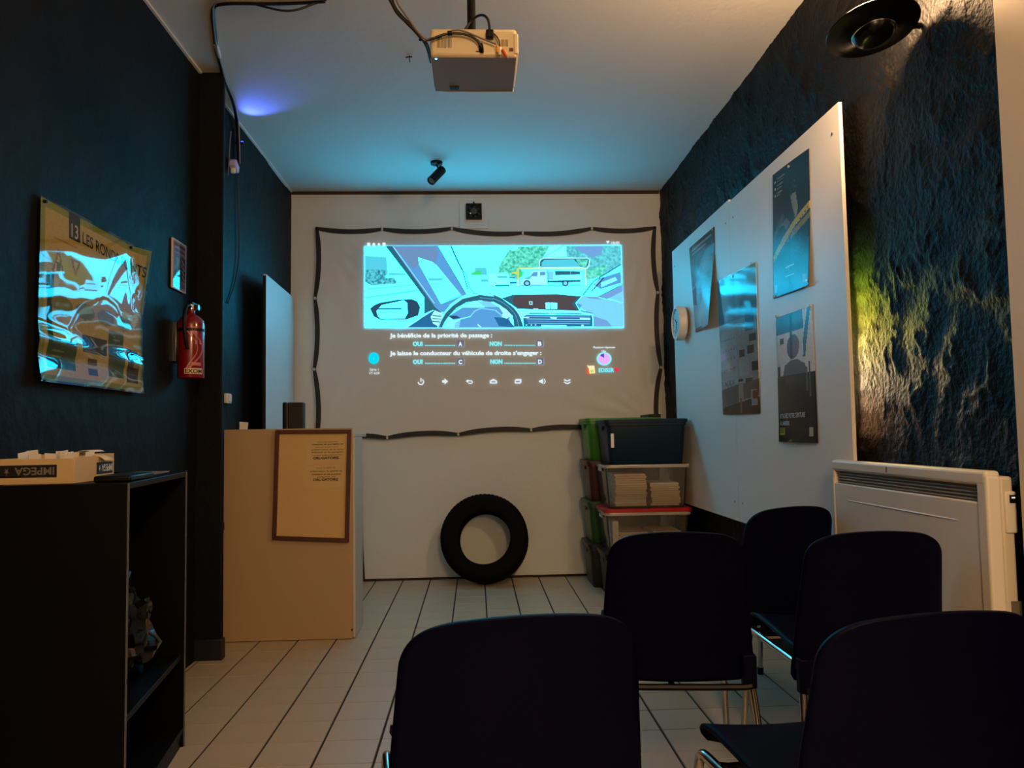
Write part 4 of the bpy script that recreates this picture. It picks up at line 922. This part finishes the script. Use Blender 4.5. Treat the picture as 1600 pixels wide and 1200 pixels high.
tb = bin_('storage_bin', 'black lidded storage bin at the foot of the front stack', bx0, bx1, by0, by1, tubz[0], tubz[1], m_bktub, lid=m_bktub)
c2 = bin_('storage_bin', 'clear storage bin of booklets with a bright red lid', bx0, bx1, by0, by1, tubz[1]+.001, tubz[2], m_clear, lid=m_redlid, rim=m_clearrim)
c1 = bin_('storage_bin', 'clear storage bin of booklets just under the navy tub', bx0, bx1, by0, by1, tubz[2]+.001, tubz[3], m_clear, rim=m_clearrim)
nv_ = bin_('storage_bin', 'navy blue tub on top of the front stack of bins', bx0+.012, bx1-.01, by0, by1, tubz[3]+.001, tubz[4], m_navytub, lid=m_navytub)
MB().box((bx0+.045, by0+.0035, tubz[3]+.11), (bx0+.065, by0+.0065, tubz[3]+.20)).build('label', m_whitepaper, nv_)
bx0b, bx1b, by0b, by1b = .768, 1.29, 5.455, 5.845
rz_ = [0, .300, .590, .872, 1.165]
bin_('storage_bin', 'black storage bin at the foot of the rear stack', bx0b, bx1b, by0b, by1b, 0, rz_[1], m_bktub, lid=m_bktub)
bin_('storage_bin', 'green storage bin low in the rear stack', bx0b, bx1b, by0b, by1b, rz_[1]+.001, rz_[2], M('green_tub_plastic', (30, 78, 28), .4), lid=M('green_tub_plastic', (30, 78, 28), .4))
bin_('storage_bin', 'dark red storage bin in the rear stack', bx0b, bx1b, by0b, by1b, rz_[2]+.001, rz_[3], M('dark_red_tub_plastic', (70, 14, 18), .4), lid=M('dark_red_tub_plastic', (70, 14, 18), .4))
bin_('storage_bin', 'bright green tub on top of the rear stack', bx0b, bx1b, by0b, by1b, rz_[3]+.001, rz_[4], M('bright_green_tub_plastic', (52, 128, 30), .4), lid=M('bright_green_tub_plastic', (52, 128, 30), .4))
rb = random.Random(9)
def stack(x0, x1, z0, n, lab, hmax):
    t = thing('booklet_stack', lab, 'booklets', ((x0+x1)/2, by0+.20, z0), group='booklet stacks in the clear bins')
    z = z0
    for k in range(n):
        h = hmax/n; dx_, dy_ = rb.uniform(-.006, .006), rb.uniform(-.010, .004)
        bx('booklet', (x0+dx_, by0+.055+dy_, z), (x1+dx_, by0+.335+dy_, z+h*.90), (m_paper, m_whitepaper, M('pink_paper', (222, 196, 178), .8))[rb.choice((0, 0, 1, 2))], t, smooth=False)
        z += h
stack(bx0+.075, bx0+.275, tubz[2]+.014, 14, 'taller pile of booklets at left in the upper clear bin', .205)
stack(bx0+.305, bx0+.490, tubz[2]+.014, 11, 'shorter pile of booklets at right in the upper clear bin', .145)
stack(bx0+.095, bx0+.285, tubz[1]+.014, 8, 'slipping pile of booklets at left in the red-lidded bin', .115)
stack(bx0+.310, bx0+.490, tubz[1]+.014, 8, 'neat pile of booklets at right in the red-lidded bin', .120)
o = bx('white_envelope', (bx0+.05, by0+.045, tubz[1]+.016), (bx0+.088, by0+.30, tubz[1]+.20), m_whitepaper, bevel=.002); tag(o, 'white folder standing upright at the left of the red-lidded bin', 'folder')
# dark case lying on top of the rear stack
o = bx('dark_case', (1.215, 5.50, rz_[4]+.001), (1.30, 5.80, rz_[4]+.022), m_black, bevel=.004); tag(o, 'thin black case lying on the rear green tub by the screen corner', 'case')

# ------------------------------------------------------------------ fan and cable on the back wall
vf = thing('wall_fan', 'small square black ventilator high on the back wall above the screen', 'fan', (.008, YB-.03, 2.69))
fx0, fx1, fz0, fz1 = -.052, .068, 2.693, 2.815
bx('mount_plate', (fx0-.052, YB-.008, fz0-.068), (fx1+.05, YB+.002, fz1+.02), m_white_wall, vf, .003)
for (a_, b__) in (((fx0, fz0), (fx1, fz0+.012)), ((fx0, fz1-.012), (fx1, fz1)), ((fx0, fz0+.012), (fx0+.012, fz1-.012)), ((fx1-.012, fz0+.012), (fx1, fz1-.012))):
    bx('housing_rail', (a_[0], YB-.035, a_[1]), (b__[0], YB-.008, b__[1]), m_black, vf, .002)
bx('housing_back', (fx0+.01, YB-.014, fz0+.01), (fx1-.01, YB-.0085, fz1-.01), M('dark_teal_plastic', (30, 48, 54), .5), vf)
fm = Matrix.Translation(((fx0+fx1)/2, YB-.034, (fz0+fz1)/2)) @ Matrix.Rotation(math.pi/2, 4, 'X')
MB().lathe([(.050, -.018), (.056, -.018), (.056, .002), (.050, .002)], fm, n=36, close=True).build('ring', m_black, vf, fix=True)
MB().lathe([(.024, -.016), (.024, .003), (.001, .005)], fm, n=24).build('hub', M('brown_black_hub', (48, 40, 40), .5), vf)
for k in range(7):
    MB().box((.023, -.010, -.010), (.049, .010, -.007), fm @ Matrix.Rotation(k*2*math.pi/7, 4, 'Z') @ Matrix.Rotation(.4, 4, 'X')).build('blade', m_black, vf)
MB().cyl((fx0+.034, YB-.041, fz0+.042), (fx0+.034, YB-.034, fz0+.042), .005, n=10).build('bright_screw', M('white_screw_head', (235, 240, 240), .2), vf)
bx('latch', ((fx0+fx1)/2-.006, YB-.02, fz1+.0005), ((fx0+fx1)/2+.006, YB-.0085, fz1+.018), m_black, vf, .002)
wc = MB().tube([onY(564, 690, YB-.012), onY(564.5, 760, YB-.010), onY(565, 850, YB-.010), onY(568, 905, YB-.014)], .009, n=8, rad=lambda t: .005+.007*t).build('wall_cable', m_cable)
tag(wc, 'black cable hanging down the back wall beside the desk', 'cable')

# ------------------------------------------------------------------ ceiling: projector, spotlight, hook
PY0, PY1 = 2.505, 2.765; px0, px1 = -.131, .152; pz0, pz1 = 2.294, 2.392
pj = thing('projector', 'cream video projector hanging from the ceiling on a black pole', 'projector', (.01, 2.63, pz0))
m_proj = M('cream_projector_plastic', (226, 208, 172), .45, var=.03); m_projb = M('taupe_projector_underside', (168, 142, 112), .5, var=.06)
bx('body', (px0, PY0, pz0+.004), (px1, PY1, pz1), m_proj, pj, .012, seg=3)
bx('underside_panel', (px0+.004, PY0+.003, pz0), (px1-.003, PY1-.001, pz0+.0042), m_projb, pj, .001)
bx('pale_front_edge', (px0+.03, PY1-.002, pz0-.001), (px1, PY1+.004, pz0+.014), m_white, pj, .002)
bx('side_step', (px1-.012, PY0-.003, pz0+.012), (px1+.004, PY1-.01, pz1-.018), m_proj, pj, .004)
MB().cyl((px0+.22, PY1-.005, 2.345), (px0+.22, PY1+.03, 2.345), .036, n=28).build('lens_ring', m_black, pj)
bx('foot_recess', (px0+.055, PY1-.045, pz0-.002), (px0+.088, PY1-.018, pz0-.0002), m_black, pj, .002)
MB().cyl((px0+.018, PY0+.012, pz0-.002), (px0+.018, PY0+.012, pz0-.0002), .0035, n=12).build('power_led', M('blue_power_led', (120, 190, 255), .3, emit=(90, 170, 255), ek=6), pj)
zz = pz0+.03
for k in range(11): bx('vent_slot', (px0+.022+.0045*k, PY0-.0006, pz0+.030), (px0+.0240+.0045*k, PY0+.0012, pz0+.062), M('dark_vent_slot', (96, 78, 54), .8), pj, smooth=False)
for k in range(6): bx('vent_slot', (px1-.052+.004*k, PY0-.0006, pz0+.036), (px1-.0502+.004*k, PY0+.0012, pz0+.060), M('dark_vent_slot', (96, 78, 54), .8), pj, smooth=False)
bx('socket', (px0+.148, PY0-.001, pz0+.017), (px0+.158, PY0+.002, pz0+.0205), m_black, pj, smooth=False)
bx('socket', (px0+.157, PY0-.001, pz0+.016), (px0+.172, PY0+.002, pz0+.040), m_black, pj, smooth=False)
bx('socket', (px1-.026, PY0-.004, pz0+.020), (px1-.013, PY0+.002, pz0+.030), M('rust_socket', (110, 50, 26), .5), pj, smooth=False)
bx('clamp', (-.010, 2.60, pz1), (.018, 2.65, pz1+.03), m_black, pj, .004)
MB().cyl((.004, 2.625, pz1+.028), (.004, 2.625, CH-.03), .0145, n=18).build('pole', m_black, pj)
MB().lathe([(.045, CH-.03), (.05, CH-.006), (.05, CH+.001)], Matrix.Translation((.004, 2.625, 0)), n=28).build('ceiling_plate', m_black, pj)
# plugs and the leads into the projector
def at(px, py, y=PY0-.012): return onY(px, py, y)
ld = thing('video_lead', 'black video lead looping over the back of the projector into its socket', 'cable', tuple(at(735, 60)))
MB().tube([at(655, 62, 2.50), at(672, 63, 2.49), at(686, 56, 2.485), at(702, 52, 2.485), at(722, 52, 2.485), at(740, 58, 2.485), at(748, 66, 2.488), at(751, 72, 2.490)], .0042, n=8).build('cord', m_cable, ld)
MB().cyl(at(699, 52, 2.485)-Vector((.0, 0, 0)), at(706, 51.7, 2.485), .0075, n=12).build('ferrite', m_black, ld)
MB().tube([at(751, 68, 2.492), at(753, 76, 2.494), at(753, 82, 2.502)], .0065, n=10, smooth=1).build('plug', m_black, ld)
pwl = thing('power_lead', 'black power lead with a square plug standing on the projector', 'cable', tuple(at(765, 50)))
MB().tube([at(727, 46, 2.60), at(735, 34, 2.60), at(745, 25, 2.58), at(756, 23, 2.56), at(763, 30, 2.54), at(765, 42, 2.50), at(765, 50, 2.494)], .0045, n=8).build('cord', m_cable, pwl)
a_ = at(765.5, 54, 2.492); bx('plug', (a_.x-.013, 2.480, a_.z-.014), (a_.x+.012, 2.503, a_.z+.013), m_black, pwl, .004)
av = thing('audio_video_lead', 'thin lead with yellow, white and red plugs hanging behind the projector', 'cable', tuple(at(778, 80)))
MB().tube([at(705, 48, 2.49), at(722, 47, 2.487), at(745, 57, 2.485), at(765, 65, 2.486), at(775, 69, 2.487)], .0030, n=8).build('cord', m_greycable, av)
MB().tube([at(768, 50, 2.490), at(776, 56, 2.484), at(781, 66, 2.484), at(781, 74, 2.485)], .0022, n=6).build('cord', m_cable, av); MB().tube([at(770, 53, 2.490), at(775, 60, 2.484), at(779, 68, 2.484), at(779, 74, 2.485)], .0020, n=6).build('cord', m_greycable, av)
for (x0, y0_, x1, y1_, c) in ((777, 72, 777.5, 87, (230, 170, 30)), (781, 74, 780.5, 91, (235, 225, 200)), (785, 78, 793, 92, (210, 70, 30))):
    p0, p1 = at(x0, y0_, 2.486), at(x1, y1_, 2.486); d = (p1-p0).normalized()
    pg = MB().cyl(p0, p0+(p1-p0)*.7, .0058, .0048, n=12).build('plug', M('plug_%d_%d_%d' % c, c, .4), av); MB().cyl(p0+(p1-p0)*.7, p1, .0024, n=8).build('tip', m_steel, pg)
# spotlight
sp = onZ(682, 253, CH)
st = thing('ceiling_spotlight', 'small black cylinder spotlight on the ceiling above the screen', 'spotlight', (sp.x, sp.y, CH-.10))
MB().lathe([(.030, CH-.020), (.040, CH-.017), (.041, CH+.001)], Matrix.Translation((sp.x, sp.y, 0)), n=28).build('base', m_black, st)
h0 = onY(689, 267, sp.y); h1 = onY(673.5, 283, sp.y-.07); ax_ = (h1-h0).normalized()
MB().tube([Vector((sp.x, sp.y, CH-.02)), Vector((sp.x+.012, sp.y, CH-.045)), h0+Vector((0, 0, .01))], .006, n=10, smooth=1).build('stem', m_black, st)
mh = Matrix.Translation(h0) @ ax_.to_track_quat('Z', 'Y').to_matrix().to_4x4()
hd = MB().lathe([(.022, -.022), (.029, -.016), (.030, 0), (.030, (h1-h0).length), (.027, (h1-h0).length+.002), (.024, (h1-h0).length-.010)], mh, n=28).build('head', m_black, st)
MB().lathe([(.024, (h1-h0).length-.0098), (.022, (h1-h0).length-.006), (.001, (h1-h0).length-.005)], mh, n=24).build('lens', M('grey_glass_lens', (110, 140, 150), .2), hd)
hk = onZ(640, 87, CH)
ch = thing('ceiling_hook', 'tiny dark hook in the ceiling left of the projector', 'hook', (hk.x, hk.y, CH-.06))
MB().tube([(hk.x, hk.y, CH+.001), (hk.x, hk.y, CH-.015), (hk.x+.002, hk.y, CH-.034)], .0022, n=8).build('shank', m_black, ch)
MB().tube([(hk.x-.019, hk.y, CH-.010), (hk.x-.006, hk.y, CH-.005), (hk.x+.013, hk.y, CH-.006)], .003, n=8).build('crosspiece', m_black, ch)

# ------------------------------------------------------------------ cables
def cable(name, lab, pts, r, mat=m_cable, n=8, group=None):
    o = MB().tube(pts, r, n=n).build(name, mat); tag(o, lab, 'cable', group); return o
def cz_(px, py, d=.008): return onZ(px, py, CH-d)
rk = random.Random(4)
def jig(p, a_): return p+Vector((rk.uniform(-a_, a_), rk.uniform(-a_, a_), 0))
grp = 'black cables along the ceiling and left pillar'
main = [(505, 1), (470, 3), (420, 5), (370, 4), (345, 4), (333, 8), (332, 25), (334, 50), (338, 80), (345, 105), (350, 124)]
def bundle(off, dz): return [cz_(x+off[0]+rk.uniform(-1.2, 1.2), y+off[1]+rk.uniform(-1.2, 1.2), dz+rk.uniform(0, .004)) for x, y in main]
pil_top = Vector((-1.238, py0+.02, CH-.012))
def down(off):
    return [cz_(359+off*150, 147, .014+off), cz_(365.5+off*150, 164, .016+off)]+[onX(x+off*150, y, XL+.016+off) for x, y in ((370, 190), (371.5, 225), (372, 256))]
for k, (o_, dz) in enumerate((((0, 0), .008), ((2, 2), .014), ((-1.5, 1), .011), ((1, -2), .018))):
    cable('bundled_cable', ('thickest black cable of the bundle along the ceiling and down past the pillar', 'middling black cable of the bundle along the ceiling and down past the pillar', 'thinnest black cable of the bundle along the ceiling and down past the pillar', 'grey cable of the bundle along the ceiling and down past the pillar')[k], bundle(o_, dz)+down(.006*k), (.0078, .0058, .0050, .0040)[k], m_cable if k < 3 else m_greycable, group=grp)
cable('sagging_cable', 'single black cable sagging below the ceiling bundle', [cz_(400, 7), cz_(415, 11, .03), cz_(435, 16, .05), cz_(452, 17.5, .055), cz_(470, 14, .045), cz_(490, 6, .02), cz_(510, 0, .008)], .0050)
cable('thin_cable', 'thin dark cable hanging down the left wall behind the pillar', [onX(372, 256, XL+.014), onX(372, 300, XL+.012), onX(374, 370, XL+.012), onX(373.5, 405, XL+.012), onX(367, 445, XL+.012), onX(356, 474, XL+.012)], .0040)
cable('pale_cable', 'short pale wire hanging beside the plug on the left wall', [onX(361, 205, XL+.012), onX(359, 225, XL+.012), onX(358, 250, XL+.012), onX(356.5, 274, XL+.012)], .0026, m_greycable)
tw_ = thing('cable_sleeve', 'short pale wrap around the cable bundle on the ceiling', 'cable wrap', tuple(cz_(340, 78)))
MB().tube([cz_(337, 68, .012), cz_(340, 78, .014), cz_(343, 88, .014)], .011, n=10).build('wrap', M('pale_tape', (190, 182, 176), .5), tw_)
pg = onX(366, 260, XL+.030)
pl_ = thing('wall_plug', 'small lilac plug hanging from the cables on the left wall', 'plug', tuple(pg))
m_lil = M('lilac_plastic', (190, 180, 220), .4)
mm = Matrix.Translation(pg) @ Matrix.Rotation(math.radians(-25), 4, 'X')
MB().box((-.020, -.034, -.022), (.020, .034, .022), mm).build('body', m_lil, pl_, bevel=.006); MB().box((-.012, -.012, -.050), (.012, .006, -.021), mm).build('tail', m_whitepaper, pl_, bevel=.004); MB().box((-.012, -.006, .021), (.012, .020, .05), mm).build('collar', m_black, pl_, bevel=.004)
# leads from the ceiling to the projector
pb = [(606, -6), (612, 8), (622, 22), (638, 38), (650, 52), (660, 61)]
for k, (ox, oy, r_, y_) in enumerate(((0, 0, .0042, 2.46), (5, 0, .0036, 2.48), (12, -3, .0034, 2.47), (2, 3, .0030, 2.50))):
    pts = [Vector((-.34+.012*k, 2.43, CH-.004)), Vector((-.34+.012*k, 2.43, CH-.12))]
    n_ = len(pb); tail = [(673, 66+3*k), (690, 68+3*k)] if k in (0, 3) else [(668, 62), (690, 57)]
    pts += [onY(x+ox*(1-i/n_)+1.5*math.sin(i*2.2+k*1.7), y+oy*(1-i/n_), y_+.02*i/n_) for i, (x, y) in enumerate(pb)]
    pts += [onY(x, y, (2.62 if i else 2.50)) if k in (0, 3) else onY(x, y, 2.49) for i, (x, y) in enumerate(tail)]
    if k in (0, 3): pts[-2].x = px0-.010; pts[-1] = Vector((px0-.006, 2.62, pts[-2].z+.01))
    cable('projector_lead', ('thickest black lead drooping from the ceiling to the left side of the projector', 'black lead drooping from the ceiling over the back of the projector', 'thin grey lead drooping from the ceiling over the back of the projector', 'thin black lead drooping from the ceiling to the left side of the projector')[k], pts, r_, m_cable if k != 2 else m_greycable, group='leads drooping to the projector')

# ------------------------------------------------------------------ lamps
def area_or_spot(name, kind, loc, power, color, parent=None, **k):
    L = bpy.data.lights.new(name, kind); L.energy = power; L.color = color
    for a_, b__ in k.items(): setattr(L, a_, b__)
    o = bpy.data.objects.new(name, L); COL.objects.link(o)
    if parent is not None: o.parent = parent; o.location = WM[parent].inverted() @ Vector(loc)
    else: o.location = loc
    return o
# dish uplighter on the right wall
dc = Vector((1.281, 2.389, 2.333)); n_ = Vector((-.056, .203, .977)).normalized()
dl = thing('dish_lamp', 'black dish-shaped wall uplighter high on the rough right wall', 'lamp', (XR, 2.389, 2.30))
md = Matrix.Translation(dc) @ n_.to_track_quat('Z', 'Y').to_matrix().to_4x4()
m_dish = M('black_lacquer_dish', (6, 5, 6), .25, spec=.2)
MB().lathe([(.066, -.012), (.075, -.004), (.120, .002), (.1395, .0045), (.1405, .007), (.138, .009), (.110, .007), (.060, .006), (.01, .006)], md, n=64).build('brim', m_dish, dl)
MB().lathe([(.001, -.040), (.030, -.040), (.050, -.034), (.060, -.022), (.0635, -.0125), (.062, -.010)], md, n=48).build('cap', m_dish, dl)
MB().lathe([(.0625, -.0135), (.0660, -.0125), (.0680, -.0085), (.0650, -.0078)], md, n=48, close=True).build('ring', m_chrome, dl, fix=True)
bx('wall_arm', (1.30, 2.380, 2.342), (XR+.004, 2.398, 2.356), m_dish, dl, .003)
MB().lathe([(.018, .010), (.018, .024), (.012, .03)], md, n=20).build('lamp_holder', m_black, dl)
bl = MB().lathe([(.011, .030), (.020, .042), (.024, .056), (.018, .070), (.006, .077), (.001, .078)], md, n=24).build('bulb', M('warm_bulb_glass', (255, 220, 170), .4, emit=(255, 196, 120), ek=2.0), dl)
area_or_spot('dish_light', 'POINT', md @ Vector((0, 0, .10)), DISH_W, WARM, dl, shadow_soft_size=.07)
# globe ceiling lamp behind the viewer
gl = thing('globe_lamp', 'warm globe ceiling lamp behind the viewer', 'lamp', (.55, -.75, CH-.5))
MB().lathe([(.05, CH-.025), (.06, CH)], Matrix.Translation((.55, -.75, 0)), n=24).build('ceiling_rose', m_white, gl)
MB().cyl((.55, -.75, CH-.03), (.55, -.75, CH-.35), .006, n=10).build('stem', m_black, gl)
MB().lathe([(.012, CH-.35), (.012, CH-.40)], Matrix.Translation((.55, -.75, 0)), n=16).build('lamp_holder', m_black, gl)
MB().lathe([(.011, CH-.40), (.03, CH-.43), (.04, CH-.46), (.03, CH-.49), (.001, CH-.50)], Matrix.Translation((.55, -.75, 0)), n=24).build('bulb', M('warm_bulb_glass', (255, 220, 170), .4, emit=(255, 196, 120), ek=2.0), gl)
area_or_spot('globe_light', 'POINT', (.55, -.75, CH-.58), BULB_W, WARM, gl, shadow_soft_size=.12)
# blue indicator lamp by the cables, shining up at the ceiling
bp_ = Vector((XL+.036, 4.56, CH-.13))
il = thing('blue_led_lamp', 'small blue lamp among the cables beside the pillar, lighting the ceiling', 'lamp', tuple(bp_-Vector((0, 0, .02))))
bx('housing', (XL-.004, bp_.y-.012, bp_.z-.016), (bp_.x+.010, bp_.y+.012, bp_.z-.004), m_black, il, .004)
MB().cyl(bp_-Vector((0, 0, .005)), bp_, .007, n=14).build('led', M('blue_led_glow', (60, 80, 255), .3, emit=(50, 70, 255), ek=8), il)
so = area_or_spot('blue_light', 'SPOT', bp_+Vector((0, 0, .004)), 15.0, (.08, .14, 1.0), il, shadow_soft_size=.008, spot_size=math.radians(62), spot_blend=1.0)
so.rotation_euler = Vector((.185, -.24, .15)).to_track_quat('-Z', 'Y').to_euler()
